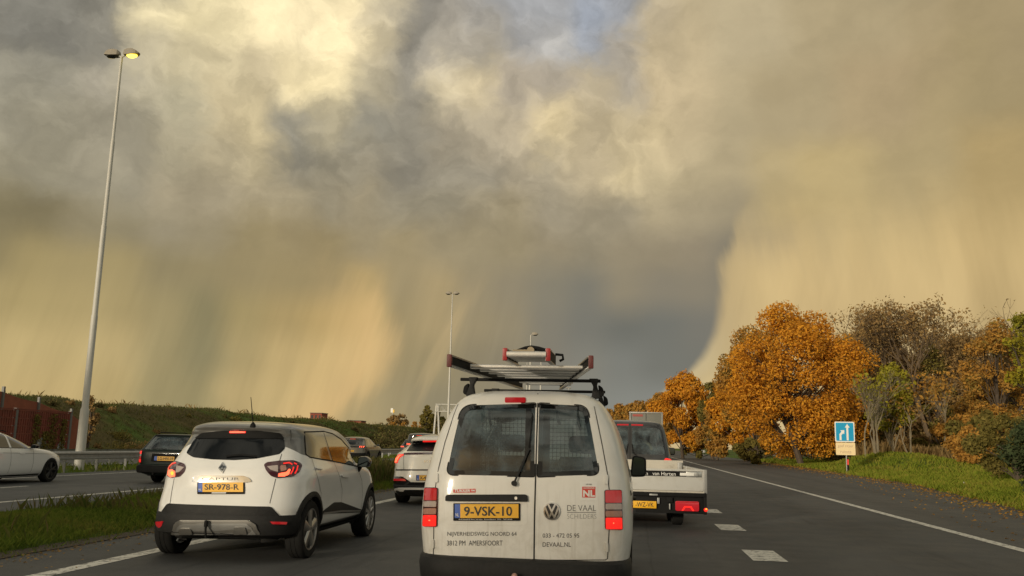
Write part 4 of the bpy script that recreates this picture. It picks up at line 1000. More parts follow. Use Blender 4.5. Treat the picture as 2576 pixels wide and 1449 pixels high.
def shrub(label, x, y, h, w, mt, seed, n=2500, size=.16, group='shrubs on the bank'):
    return leafy_tree(label, x, y, h, w, mt, seed, nleaf=n, size=size, base=.0, lobes=18, name='shrub', cat='shrub', group=group, shape=.3)
# dark shrub near the right edge, brush pile, reeds
shrub('dark evergreen shrub at the right edge of the picture', 13.1, 31.5, 2.7, 3.0, 'leaf_dark', 61, 12000, .085, 'shrubs on the right verge')
shrub('brownish shrub behind the evergreen at the right edge', 15.6, 34.0, 3.9, 4.4, 'leaf_scrub', 62, 14000, .09, 'shrubs on the right verge')
shrub('dull olive shrub where the evergreen meets the wood', 16.6, 42.5, 3.2, 4.2, 'leaf_olive', 63, 11000, .10, 'shrubs on the right verge')
shrub('rusty low shrub left of the evergreen', 22.0, 62.0, 3.0, 3.6, 'leaf_rust', 64, 2600, .18, 'shrubs on the right verge')
shrub('green shrub in front of the concrete wall', 20.0, 150.0, 2.6, 5, 'leaf_dark', 65, 1500, .3, 'shrubs on the right verge')
shrub('yellowish shrub beside the concrete wall', 23.5, 152.0, 2.3, 5, 'leaf_yellow', 66, 1200, .3, 'shrubs on the right verge')
k = 70
for (px, Y, h, w, mt_, lb) in ((2120, 92, 3.4, 6, 'leaf_olive', 'olive undergrowth bush right under the oak'), (2205, 90, 3.6, 6, 'leaf_rust', 'rusty bush behind the pale many-stemmed tree'), (2290, 88, 3.4, 6, 'leaf_brown', 'brown bush behind the forked sapling'), (2365, 86, 4.2, 6, 'leaf_olive', 'olive bush beside the leaning stem'), (2430, 80, 4.5, 6, 'leaf_rust', 'rusty bush left of the dark shrub'), (2500, 74, 5., 7, 'leaf_olive', 'tall olive bush behind the dark shrub'), (1905, 92, 2.6, 6, 'leaf_olive', 'olive bush at the left foot of the oak'), (1760, 130, 2.6, 7, 'leaf_olive', 'olive bush below the green tree'), (1965, 106, 4.2, 8, 'leaf_scrub', 'dark scrub bush behind the trunk of the oak'), (2040, 108, 4.6, 9, 'leaf_scrub', 'dark scrub bush behind the right half of the oak'), (1890, 118, 4., 8, 'leaf_scrub', 'dark scrub bush behind the bright orange tree')):
    x = pxt(px, 1130, Y)[0]; shrub(lb, x, Y, h, w, mt_, k, 3200, .24, 'shrubs on the right verge'); k += 1
x = pxt(2400, 1150, 78)[0]
g = np.random.default_rng(5); mb = MB()
bp = tag(empty('brush_pile', (x, 78, float(height(x, 78)))), 'long heap of cut dark brown branches behind the grass mound', 'brush pile')
for i in range(520):
    u, v = g.uniform(-5.5, 5.5), g.normal() * .7; zt = 1.15 * max(0, 1 - (u / 5.8) ** 2) * max(0, 1 - (v / 2.) ** 2); a = g.normal() * .5; l_ = g.uniform(.5, 1.3); zc_ = g.uniform(.05, max(.1, zt))
    mb.tube([(u - l_ * math.cos(a), v - l_ * math.sin(a) * .5, zc_ + g.normal() * .12), (u + l_ * math.cos(a), v + l_ * math.sin(a) * .5, zc_ + g.normal() * .12)], .022, 3, False)
link('branches', mb.mesh('branches', fix=False), 'twig', bp)['kind'] = 'stuff'
# uncountable scrub over the far bank
def scrub_mass(name, label, spots, mt, seed, size, n):
    g = np.random.default_rng(seed); P = []
    for (x, y, h, w) in spots:
        d = g.normal(size=(n, 3)); d /= np.linalg.norm(d, axis=1)[:, None]; d[:, 2] = np.abs(d[:, 2]); r = g.uniform(.3, 1.1, n) ** .6
        nn = 1 + .25 * np.sin(d[:, 0] * 5 + x) + .2 * np.sin(d[:, 1] * 7 + y)
        P.append(np.stack([x + d[:, 0] * w / 2 * r * nn, y + d[:, 1] * w / 2 * r * nn, float(height(x, y)) - .1 + d[:, 2] * h * r * nn], 1))
    P = np.concatenate(P); o = link(name, leaf_mesh(name, quads(P, size * (1 + P[:, 1] / 260), None, 1.7, seed), mt)); return tag(o, label, 'scrub', kind='stuff')
g = np.random.default_rng(9); sp1, sp2, sp3, sp4 = [], [], [], []
for i in range(150):
    y = 56 + 235 * g.uniform() ** 1.1; t = g.uniform(); x = -39.2 - 12.0 * t ** 1.5; s_ = g.uniform(.35, 1.2) * (1 - .55 * t ** 1.5) * (1 + max(0, y - 120) / 260)
    (sp1 if g.uniform() < .62 else sp2 if g.uniform() < .6 else sp3).append((x, y, s_, s_ * g.uniform(1.6, 3.2)))
scrub_mass('brown_scrub', 'brown scrub covering the slope of the far bank', sp1, 'leaf_scrub', 1, .085, 620)
scrub_mass('olive_scrub', 'olive scrub dotted over the slope of the far bank', sp2, 'leaf_olive', 2, .085, 620)
scrub_mass('dry_scrub', 'dry tan scrub dotted over the slope of the far bank', sp3, 'leaf_brown', 3, .085, 500)
for i in range(26): y = 140 + i * 6.5 + g.uniform(-2, 2); s_ = g.uniform(1.8, 3.2); sp4.append((-g.uniform(36.8, 44), y, s_, s_ * 2.2))
scrub_mass('thicket', 'dark thicket at the far end of the bank', sp4, 'leaf_scrub', 4, .16, 900)

def blades(name, label, P, hgt, wid, mt, seed, lean=.35):
    g = np.random.default_rng(seed); n = len(P); a = g.uniform(0, 2 * np.pi, n); d = np.stack([np.cos(a), np.sin(a), np.zeros(n)], 1)
    l = np.stack([g.normal(size=n), g.normal(size=n), np.zeros(n)], 1) * lean; h = (hgt * g.uniform(.45, 1.3, n))[:, None]; w = (wid * g.uniform(.6, 1.3, n))[:, None]
    up = np.array([0, 0, 1.]); mid = P + (up + l * .4) * h * .55; tip = P + (up + l) * h
    V = np.stack([P - d * w, P + d * w, mid + d * w * .6, tip], 1).reshape(-1, 3)
    o = link(name, leaf_mesh(name, V, mt)); tag(o, label, 'grass', kind='stuff'); return o
g = np.random.default_rng(21)
def on(x, y): return np.stack([x, y, height(x, y)], 1)
n = 170000; y = 5 + 75 * g.uniform(size=n) ** 1.9; x = g.uniform(-10.45, -6.75, n); ed_ = np.minimum(x + 10.45, -6.75 - x); k = g.uniform(size=n) < np.clip(ed_ / .35, .12, 1)
hh = .085 + .06 * (np.sin(y * .8 + x) * np.sin(y * .33) > .2)
blades('grass', 'green grass of the strip between the two carriageways', on(x[k], y[k]), hh[k], .0045, 'blade_green', 1)
n = 9000; y = 8 + 60 * g.uniform(size=n) ** 1.5; x = -9.3 + g.normal(size=n) * .75; k = (np.sin(y * 1.9) + np.sin(y * .71 + 2) > .1) & (x > -10.3) & (x < -7.1)
blades('weeds', 'taller weeds standing in the grass strip', on(x[k], y[k]), .25, .005, 'blade_weed', 2, .3)
n = 5000; y = g.uniform(20, 30, n); x = -8.6 + g.normal(size=n) * .6; k = np.abs(x + 8.7) < 1.4
blades('tall_weeds', 'tall bushy weeds in the grass strip ahead of the hatchback', on(x[k], y[k]), .62, .012, 'blade_weed', 3, .22)
n = 110000; y = 12 + 105 * g.uniform(size=n) ** 1.35; x = edge_x(y) + .0 + np.abs(g.uniform(0, 1, n)) ** 1.2 * (6 + y * .17); k = g.uniform(size=n) < np.clip((x - edge_x(y)) / .3, .12, 1)
blades('verge_grass', 'short green grass of the right verge and mound', on(x[k], y[k]), .12 + y[k] * .0016, .012 + y[k] * .00022, 'blade_verge', 4)
n = 9000; u = g.uniform(size=n); px_ = 2150 + 330 * u; Yr = 74 + g.uniform(0, 10, n); az_ = np.arctan((px_ - 1279) / FPX) - YAW; x = Yr * np.tan(az_)
blades('reeds', 'tall dry tan reeds at the foot of the wood', on(x, Yr), 1.3, .02, 'blade_dry', 5, .2)
n = 42000; y = 30 + 260 * g.uniform(size=n) ** 1.2; x = -37 - 20 * g.uniform(size=n) ** .8
blades('bank_grass', 'rough tussocky grass covering the far bank', on(x, y), .13 + y * .0008, .016 + y * .0002, 'blade_weed', 6, .5)
n = 1500; y = 55 + 220 * g.uniform(size=n); x = -54.3 + g.normal(size=n) * .6; k = np.sin(y * .9) + np.sin(y * .37) + np.sin(y * 2.3) > .4
blades('crest_weeds', 'dry weeds fringing the crest of the far bank', on(x[k], y[k]), .34 + y[k] * .0022, .010 + y[k] * .00004, 'blade_dry', 7, .4)
n = 9000; y = 16 + 150 * g.uniform(size=n) ** 1.4; x = g.uniform(-24.3, -19.9, n)
blades('median_grass', 'grass growing under the guard rails', on(x, y), .22, .02, 'blade_green', 8)
# fallen leaves and a soiled fringe along the asphalt
g = np.random.default_rng(77); n = 5200; y = 12 + 90 * g.uniform(size=n) ** 1.3; x = edge_x(y) + np.where(g.uniform(size=n) < .6, g.normal(size=n) * .45 - .1, g.uniform(-2.5, 6, n)); z = np.where(x < edge_x(y), .012, height(x, y) + .05)
o = link('fallen_leaves', leaf_mesh('fallen_leaves', quads(np.stack([x, y, z], 1), .06 + y * .0004, np.array([0, 0, 2.5]), 1.3, 6), 'leaf_rust')); tag(o, 'fallen brown leaves along the right edge of the asphalt', 'leaves', kind='stuff')
n = 2600; y = 5 + 60 * g.uniform(size=n) ** 1.6; x = -6.85 + np.abs(g.normal(size=n)) * .16 * np.where(g.uniform(size=n) < .8, 1, 4); P = np.stack([x, y, np.full(n, .012)], 1)
o = link('verge_debris', leaf_mesh('verge_debris', quads(P, .028, np.array([0, 0, 2.5]), 1.4, 8), 'leaf_brown')); tag(o, 'crumbs of earth and leaf along the left asphalt edge', 'debris', kind='stuff')
mat('soil', (.060, .046, .030), .95, var=.4, vscale=6., bump=.6, bscale=30.)
for nm, fx, sg in (('verge_soil', lambda y: -6.86, -1), ('verge_soil', lambda y: float(edge_x(y)), 1)):
    mb = MB(); vs = []; ys_ = np.arange(4, 130, .35)
    for y_ in ys_:
        w_ = .10 + .16 * abs(math.sin(y_ * 1.3) * math.sin(y_ * .47 + 1)) + .07 * random.random(); a_ = fx(y_) - sg * (.05 + .06 * random.random()); vs += [(a_, y_, .014), (a_ + sg * (w_ + .1), y_, .030)]
    mb.add(vs, [(2 * i, 2 * i + 1, 2 * i + 3, 2 * i + 2) for i in range(len(ys_) - 1)]); tag(mb.build(nm, 'soil'), kind='structure')
# brown undergrowth that closes the wood between the trunks
g = np.random.default_rng(55); u1, u2 = [], []
for i in range(70):
    px_, Y_ = g.uniform(2090, 2640), g.uniform(94, 116); x_ = pxt(px_, 1100, Y_)[0]; h_ = g.uniform(2.5, 7.); (u1 if i % 3 else u2).append((x_, Y_, h_, g.uniform(3.5, 6.)))
scrub_mass('undergrowth', 'brown undergrowth filling the wood right of the oak', u1, 'leaf_brown', 31, .17, 620)
scrub_mass('olive_undergrowth', 'olive undergrowth between the trunks of the right-hand wood', u2, 'leaf_olive', 32, .17, 620)
# unseen tree belt added on the left behind the camera: it keeps the low sun off the road and the near cars
places = ('first', 'second', 'third', 'fourth', 'fifth', 'sixth', 'seventh', 'eighth', 'ninth', 'tenth', 'eleventh', 'twelfth')
for i, nm in enumerate(places):
    leafy_tree('%s tree of the added shade belt behind the viewpoint, across the motorway' % nm, -47 + 3 * math.sin(i * 2.1), -118 + i * 10.2, 18.3 + 1.2 * math.sin(i * 1.7), 10.5, 'leaf_brown', 400 + i, nleaf=4200, size=.42, base=.08, lobes=30, group='added shade belt behind the viewpoint')
# ivy strands on the noise barrier
iv = []
g = np.random.default_rng(33)
for yc, w_, zt in ((50.3, .18, 2.5), (51.2, .22, 1.5), (51.9, .28, 2.6), (52.9, .16, 2.3)):
    m0 = 420; iv.append(np.stack([np.full(m0, -35.86) + g.uniform(-.05, .05, m0), yc + g.normal(size=m0) * w_, g.uniform(.0, zt, m0)], 1))
o = link('ivy', leaf_mesh('ivy', quads(np.concatenate(iv), .11, np.array([1., 0, 0]), 1.2, 3), 'leaf_olive')); tag(o, 'strands of ivy climbing the dark red noise barrier', 'ivy', kind='stuff')

# ------------------------------------------------------------------ white delivery van in the middle of the picture
def bumper(car, rows, ymax, mt='plastic', name='rear_bumper', front=False, L=4.):
    """plastic bumper wrapped round one end, from plan outlines (z, half width, end y, rounding length, squareness)"""
    V = []; n1, n2 = 26, 8
    for (z, w, y0, Ln, p) in rows:
        th = np.linspace(0, math.pi / 2, 300); x = w * np.sin(th) ** (2 / p); y = Ln * (1 - np.cos(th) ** (2 / p)) + y0
        x = np.append(x, w); y = np.append(y, max(ymax, y[-1] + .01)); k = y <= ymax
        x, y = x[k], y[k]
        d = np.concatenate([[0], np.cumsum(np.hypot(np.diff(x), np.diff(y)))]); t = np.linspace(0, d[-1], 34)
        xx, yy = np.interp(t, d, x), np.interp(t, d, y)
        if front: yy = L - yy
        V.append(np.stack([np.concatenate([-xx[:0:-1], xx]), np.concatenate([yy[:0:-1], yy]), np.full(67, z)], 1))
    mb = MB(); n = 67; mb.add(np.concatenate(V), [(i * n + k, i * n + k + 1, (i + 1) * n + k + 1, (i + 1) * n + k) for i in range(len(rows) - 1) for k in range(n - 1)])
    return mb.build(name, mt, car.root, 35)

def plate(car, box, mode, textbox, text, holder=True, dealer=None, blue=.075, off=.012):
    """Dutch number plate: black holder, yellow field, blue band with country letters"""
    x0, y0, x1, y1 = box; w = x1 - x0; h = y1 - y0; p = None
    if holder:
        p = car.patch('number_plate', rnd([(x0 - w * .025, y0 - h * .06), (x1 + w * .025, y0 - h * .06), (x1 + w * .025, y1 + h * (.20 if dealer else .07)), (x0 - w * .025, y1 + h * (.20 if dealer else .07))], w * .012), mode, 'rubber', off, .014, step=w / 4, flat=True)
    f = car.patch('plate_field', [(x0 + w * blue, y0), (x1, y0), (x1, y1), (x0 + w * blue, y1)], mode, 'plate_yellow', off + .004, .004, parent=p, step=w / 4, flat=True)
    b = car.patch('country_band', [(x0, y0), (x0 + w * blue, y0), (x0 + w * blue, y1), (x0, y1)], mode, 'plate_blue', off + .004, .004, parent=p, step=w / 8, flat=True)
    pp = p or car.root
    car.text(text, textbox, mode, 'plate_ink', off + .009, .012, 'plate_characters', parent=pp)
    car.text('NL', (x0 + w * blue * .2, y0 + h * .66, x0 + w * blue * .8, y0 + h * .88), mode, 'sticker_white', off + .009, .01, 'country_letters', parent=pp)
    if dealer == '-': car.seam([(x0 + w * .30, y1 + h * .12), (x0 + w * .62, y1 + h * .12)], mode, .012, 'sticker_white', 'dealer_strip', off=off + .004, parent=pp)
    elif dealer: car.text(dealer, (x0 + w * .06, y1 + h * .05, x1 - w * .10, y1 + h * .16), mode, 'sticker_white', off + .004, 0., 'dealer_lettering', parent=pp)
    return p

van = Car('delivery_van', 'white two-door panel van with ladders on its roof and painter lettering', 'van', [
    (.20, .76, .18, 4.20, .8, 5, 1.0, 3.2), (.32, .83, .13, 4.36, .8, 5.5, 1.0, 3.2), (.50, .858, .105, 4.40, .85, 6, 1.0, 3.2), (.72, .878, .10, 4.40, .9, 6.5, 1.1, 3),
    (.90, .873, .105, 4.34, .9, 6.5, 1.1, 3), (1.02, .862, .115, 4.10, .9, 6.5, 1.1, 3), (1.10, .85, .125, 3.75, .9, 6.5, 1.0, 3), (1.16, .838, .14, 3.42, .9, 6.5, .9, 3.2),
    (1.30, .805, .165, 3.18, .85, 6.5, .8, 3.4), (1.45, .758, .205, 2.95, .8, 6.5, .8, 3.4), (1.60, .690, .245, 2.70, .75, 6, .7, 3.4), (1.70, .628, .285, 2.50, .7, 5.5, .7, 3.4),
    (1.755, .56, .33, 2.36, .65, 5, .7, 3.2), (1.79, .46, .43, 2.22, .6, 4.5, .6, 3), (1.812, .30, .62, 2.0, .5, 4, .5, 3), (1.82, .10, .95, 1.6, .3, 3, .3, 3)],
    (-.887, 7.10, 0), 'van_paint', sub=5)
WL = rnd([(388, 172), (940, 157), (932, 703), (272, 690)], [90, 12, 14, 60], 8)
WR = rnd([(968, 157), (1325, 176), (1418, 690), (955, 705)], [12, 70, 60, 14], 8)
van.cavity(.50, 1.70, .20, 2.9)
van.hole(WL, 'C', .35); van.hole(WR, 'C', .35)
van.hole(rnd([(-.62, 1.20), (.62, 1.20), (.52, 1.64), (-.52, 1.64)], .06), 'F', .9, out=.4)
SW = rnd([(2.02, 1.12), (3.02, 1.12), (2.55, 1.60), (2.10, 1.62)], .05); van.hole(SW, 'S', .3, mirror=True)
van.wells((.83, 3.51), .35); van.finish(30)
lw = van.patch('rear_window', WL, 'C', 'glass_light', -.004, .004, step=40); rw = van.patch('rear_window', WR, 'C', 'glass_light', -.004, .004, step=40)
wsx = van.patch('windscreen', rnd([(-.63, 1.19), (.63, 1.19), (.53, 1.65), (-.53, 1.65)], .06), 'F', 'glass_clear', -.006, .004)
van.patch('side_window', SW, 'S', 'glass_clear', -.006, .004, mirror=True)
# black printed borders of the two rear panes
def ring(car, outer, inner, mode, mt, name, off, parent=None, n=90):
    def res(P, n):
        P = [Vector(p) for p in P]; P.append(P[0]); d = [0]
        for i in range(len(P) - 1): d.append(d[-1] + (P[i + 1] - P[i]).length)
        return [(np.interp(t, d, [p.x for p in P]), np.interp(t, d, [p.y for p in P])) for t in np.linspace(0, d[-1], n, endpoint=False)]
    if len(outer) == len(inner): o, i_, n = list(outer), list(inner), len(outer)
    else: o, i_ = res(outer, n), res(inner, n)
    k = 0 if len(outer) == len(inner) else min(range(n), key=lambda j: (i_[j][0] - o[0][0]) ** 2 + (i_[j][1] - o[0][1]) ** 2); i_ = i_[k:] + i_[:k]
    vs = []
    for p in o + i_:
        h = car.hit(mode, *p); vs.append(h[0] + h[1] * off)
    mb = MB(); mb.add(vs, [(j, (j + 1) % n, n + (j + 1) % n, n + j) for j in range(n)]); return mb.build(name, mt, parent or car.root)
def grow(poly, d):
    """outline moved outwards by d"""
    out = []; n = len(poly); A_ = sum(poly[i][0] * poly[(i + 1) % n][1] - poly[(i + 1) % n][0] * poly[i][1] for i in range(n)); sg = 1 if A_ > 0 else -1
    for i in range(n):
        a, c = Vector(poly[i - 1]), Vector(poly[(i + 1) % n]); t = (c - a).normalized(); out.append((poly[i][0] + sg * t.y * d, poly[i][1] - sg * t.x * d))
    return out
for W_, g_ in ((WL, lw), (WR, rw)):
    ring(van, W_, grow(W_, -34), 'C', 'glass_dark', 'window_border', .001, g_); ring(van, grow(W_, 8), W_, 'C', 'rubber', 'window_seal', .003, g_)
van.patch('window_border', rnd([(868, 190), (908, 190), (900, 672), (858, 672)], 6), 'C', 'glass_dark', .0015, .001, parent=lw, step=80)
# door joints
van.seam([(957, 85), (957, 160), (948, 420), (940, 710), (932, 1000), (928, 1326)], 'C', .011, name='door_gap')
van.seam([(386, 100), (330, 240), (262, 450), (215, 640), (193, 770), (180, 1000), (176, 1295), (186, 1304), (560, 1318), (928, 1326)], 'C', .007, name='door_gap')
van.seam([(1360, 105), (1395, 260), (1440, 480), (1478, 690), (1490, 800), (1490, 1100), (1478, 1318), (1462, 1328), (1200, 1330), (928, 1328)], 'C', .007, name='door_gap')
bumper(van, [(.15, .80, .13, .8, 5), (.20, .845, .05, .85, 5), (.30, .868, .0, .9, 5), (.40, .872, .0, .9, 5.5), (.452, .868, .018, .9, 5.5), (.468, .860, .06, .9, 6), (.472, .845, .12, .9, 6), (.44, .80, .2, .9, 6)], .50)
# lamps
brake = van.patch('brake_light', rnd([(712, 117), (866, 117), (866, 152), (710, 152)], 10), 'C', 'lamp_red', .012, .02, step=20)
for box, kk in (((98, 786, 214, 1082), 'l'), ((1449, 803, 1588, 1103), 'r')):
    x0, y0, x1, y1 = box; H_ = y1 - y0; lean = -16 if kk == 'l' else 0
    L_ = van.patch('tail_lamp', rnd([(x0 + (16 if kk == 'l' else 4), y0), (x1 + (0 if kk == 'l' else -8), y0), (x1 - (6 if kk == 'l' else 0), y1), (x0 + (2 if kk == 'l' else 8), y1 - 4)], 18), 'C', 'lamp_dark', .012, .03, step=14)
    for a, b, mt_, nm in ((.01, .335, 'lamp_red', 'lamp_lens'), (.335, .50, 'lamp_clear', 'reversing_lens'), (.515, .685, 'lamp_orange', 'indicator_lens'), (.685, .99, 'lamp_red_lit', 'brake_lens')):
        lx = lambda t: x0 + (16 if kk == 'l' else 4) + (-14 if kk == 'l' else 4) * t
        rx = lambda t: x1 + (0 if kk == 'l' else -8) + (-6 if kk == 'l' else 8) * t
        van.patch(nm, rnd([(lx(a) + 7, y0 + a * H_ + 3), (rx(a) - 7, y0 + a * H_ + 3), (rx(b) - 7, y0 + b * H_ - 3), (lx(b) + 7, y0 + b * H_ - 3)], 10), 'C', mt_, .018, .012, parent=L_, step=14)
    van.patch('bulb_glow', ellipse((x0 + x1) / 2, y0 + .83 * H_, 5, 5, 10), 'C', 'lamp_red_hot', .020, .002, parent=L_, step=4)
# handle strip, plate, badge, wiper, hinges
recess = van.patch('plate_recess', rnd([(262, 892), (882, 892), (880, 1072), (266, 1060)], 40), 'C', 'van_paint', .003, .006, step=60)
hs = van.patch('handle_strip', rnd([(271, 840), (882, 838), (882, 892), (271, 888)], [30, 30, 8, 8]), 'C', 'plastic', .022, .03, step=40)
van.patch('lock', ellipse(795, 866, 10, 12, 14), 'C', 'alloy', .025, .006, parent=hs, step=5)
plate(van, (338, 910, 814, 1014), 'C', (408, 928, 766, 998), '9-VSK-10', dealer='Autobedrijf Ron Service  Amersfoort  033 - 760 5040', blue=.085)
lg = van.patch('badge', ellipse(1062, 963, 62, 67, 32), 'C', 'chrome', .012, .014, step=22)
van.patch('badge_disc', ellipse(1062, 963, 53, 58, 32), 'C', 'black_gloss', .014, .004, parent=lg, step=22)
def strokes(car, lines, w, mode, mt, off, parent, name):
    mb = MB()
    for L_ in lines:
        for (a, b) in zip(L_[:-1], L_[1:]):
            a, b = Vector(a), Vector(b); d = (b - a).normalized(); n = Vector((-d.y, d.x)) * w / 2; vs = []
            for q in (a + n - d * w * .15, b + n + d * w * .15, b - n + d * w * .15, a - n - d * w * .15):
                h = car.hit(mode, q.x, q.y); vs.append(h[0] + h[1] * off)
            mb.add(vs, [(0, 1, 2, 3)])
    return mb.build(name, mt, parent)
strokes(van, [[(1037, 914), (1062, 966), (1087, 914)], [(1013, 936), (1042, 1012), (1062, 972), (1082, 1012), (1111, 936)]], 13, 'C', 'chrome', .017, lg, 'badge_letters')
ring(van, ellipse(1062, 963, 62, 67, 40), ellipse(1062, 963, 53, 58, 40), 'C', 'chrome', 'badge_rim', .0165, lg)
strokes(van, [[(782, 757), (858, 585), (893, 500)]], 15, 'C', 'plastic', .035, van.root, 'wiper_arm')
strokes(van, [[(884, 540), (905, 395), (918, 235)]], 9, 'C', 'rubber', .02, van.root, 'wiper_blade')
van.patch('wiper_pivot', ellipse(782, 757, 20, 20, 18), 'C', 'plastic', .04, .045, step=10)
for x, y, h in ((207, 715, 34), (175, 1208, 34), (1467, 728, 34), (1470, 1230, 36)):
    van.patch('hinge', rnd([(x - 9, y - h), (x + 9, y - h), (x + 9, y + h), (x - 9, y + h)], 8), 'C', 'van_paint', .018, .022, step=14)
# lettering
tuk = van.patch('radio_sticker', rnd([(322, 800), (470, 796), (490, 794), (492, 824), (324, 826)], 5), 'C', 'sticker_red', .0025, .002, step=40)
van.text('TUKKER', (332, 801, 452, 821), 'C', 'sticker_white', .0045, .03, parent=tuk, shear=.05)
van.text('FM', (458, 802, 484, 816), 'C', 'sticker_white', .0045, .02, parent=tuk)
st = van.patch('member_sticker', rnd([(1273, 742), (1402, 744), (1400, 882), (1272, 880)], 5), 'C', 'sticker_white', .0025, .002, step=40)
rs = van.patch('sticker_field', [(1289, 780), (1388, 781), (1387, 862), (1289, 861)], 'C', 'sticker_red', .004, .001, parent=st, step=40)
van.text('NL', (1296, 806, 1384, 856), 'C', 'sticker_white', .006, .04, parent=st)
van.text('ONDERHOUD', (1297, 784, 1382, 797), 'C', 'sticker_white', .006, .01, parent=st)
van.text('LID VAN', (1318, 758, 1360, 768), 'C', 'ink', .006, .01, parent=st)
van.text('DE VAAL', (1177, 918, 1393, 962), 'C', 'ink', .0025, -.012)
van.seam([(1177, 973), (1393, 972)], 'C', .0035, 'ink', 'lettering_rule', off=.0025)
van.text('SCHILDERS', (1177, 984, 1395, 1020), 'C', 'ink_grey', .0025, -.02)
van.text('NIJVERHEIDSWEG NOORD 64', (280, 1118, 798, 1157), 'C', 'ink', .0025, 0.)
van.text('3812 PM  AMERSFOORT', (277, 1183, 693, 1221), 'C', 'ink', .0025, 0.)
van.text('033 - 472 05 95', (993, 1130, 1267, 1162), 'C', 'ink', .0025, 0.)
van.text('DEVAAL.NL', (993, 1196, 1205, 1230), 'C', 'ink', .0025, 0.)
# right flank: sliding-door rail, joint, door mirror
van.seam([(.55, .86), (1.1, .87), (1.85, .875)], 'S', .03, 'plastic', 'door_rail', off=.004, mirror=True)
van.seam([(1.86, .35), (1.90, .9), (1.93, 1.2), (2.0, 1.62)], 'S', .008, mirror=True)
van.text('DE VAAL', (.75, 1.05, 1.65, 1.24), 'S', 'ink', .003, 0.)
van.seam([(.42, .98), (.55, .98)], 'S', .04, 'plastic', 'fuel_flap_edge', off=.002)
for sg in (1, -1):
    mm = MB(); mm.prism(rnd([(sg * .845, 1.03), (sg * 1.02, 1.04), (sg * 1.02, 1.245), (sg * .87, 1.27)], .045), 'Y', 2.86, 2.97)
    mo = mm.build('door_mirror', 'plastic', van.root, bevel=.02)
    mm = MB(); mm.prism(rnd([(sg * .865, 1.05), (sg * 1.0, 1.06), (sg * 1.0, 1.23), (sg * .885, 1.25)], .035), 'Y', 2.853, 2.859); mm.build('mirror_face', 'mirror_glass', mo)
    mm = MB(); mm.tube([(sg * .80, 2.93, 1.06), (sg * .90, 2.91, 1.08)], .035, 8); mm.build('mirror_stalk', 'plastic', mo)
for x in (.765, -.765):
    van.wheel(x, .83, .315, .2, 'steel', 'rim_dark'); van.wheel(x, 3.51, .315, .2, 'steel', 'rim_dark')
# tow ball
tb = at_y(None, 1294, 1450, 7.03); c0 = tb - Vector((-.887, 7.10, 0))
mb = MB(); mb.tube([(c0.x, c0.y, c0.z), (c0.x, c0.y, c0.z - .06), (c0.x, c0.y + .02, c0.z - .12), (c0.x, c0.y + .35, c0.z - .13)], .017, 10); th_ = mb.build('tow_hook', 'dark_metal', van.root, 40)
mb = MB(); mb.lathe([(.001, .025), (.012, .022), (.021, .012), (.025, 0), (.021, -.014), (.012, -.022)], 'Z', 16, (c0.x, c0.y, c0.z)); mb.build('tow_ball', 'tow_ball', th_, 60)
# inside: mesh bulkhead, seats, roof hooks, dashboard
mb = MB()
for k in range(33): mb.tube([(-.64 + k * .04, 1.95, .95), (-.64 + k * .04, 1.95, 1.62)], .0035, 3, False)
for k in range(17): mb.tube([(-.66, 1.95, .96 + k * .04), (.66, 1.95, .96 + k * .04)], .0035, 3, False)
mb.build('bulkhead_mesh', 'mesh_wire', van.root)
mb = MB(); mb.box((0, 1.95, .72), (1.5, .02, .44)); mb.box((0, 1.95, 1.29), (.10, .02, .70)); mb.box((-.70, 1.95, 1.2), (.10, .02, .5)); mb.box((.70, 1.95, 1.2), (.10, .02, .5)); mb.build('bulkhead', 'interior', van.root)
van.seats(2.28, .62, top=.86)
mb = MB(); mb.prism([(2.85, .6), (3.1, .6), (3.1, 1.10), (2.95, 1.12)], 'X', -.7, .7); mb.build('dashboard', 'interior', van.root)
mb = MB(); mb.tube([(-.42, .75, 1.66), (.45, .75, 1.66)], .012, 8)
for x, l in ((-.38, .16), (-.02, .12), (.22, .13), (.40, .17)): mb.tube([(x, .75, 1.67), (x + .01, .72, 1.66 - l * .6), (x + .03, .70, 1.66 - l)], .012, 6)
mb.build('hook_rail', 'rubber', van.root)
# roof bars
for yb, z in ((.80, 1.918), (2.10, 1.900)):
    mb = MB(); mb.box((-.03, yb, z), (1.255, .032, .028)); rb = mb.build('roof_bar', 'rubber', van.root, bevel=.006)
    for sg in (1, -1):
        hx_ = .545; hz = van.hit('T', sg * hx_, yb)[0].z
        mb = MB(); mb.prism(rnd([(sg * (hx_ - .05), z + .02), (sg * (hx_ + .035), z + .02), (sg * (hx_ + .02), z - .04), (sg * (hx_ + .055), hz + .005), (sg * (hx_ - .03), hz - .004), (sg * (hx_ - .01), z - .05)], .012, 3), 'Y', yb - .035, yb + .035)
        ft = mb.build('bar_foot', 'plastic', rb, bevel=.006)
        mb = MB(); mb.prism(rnd([(sg * (hx_ + .03), z - .03), (sg * (hx_ + .075), z - .06), (sg * (hx_ + .085), hz + .03), (sg * (hx_ + .045), hz + .01)], .02, 4), 'Y', yb - .028, yb + .028); mb.build('foot_cover', 'rubber', rb, bevel=.006)

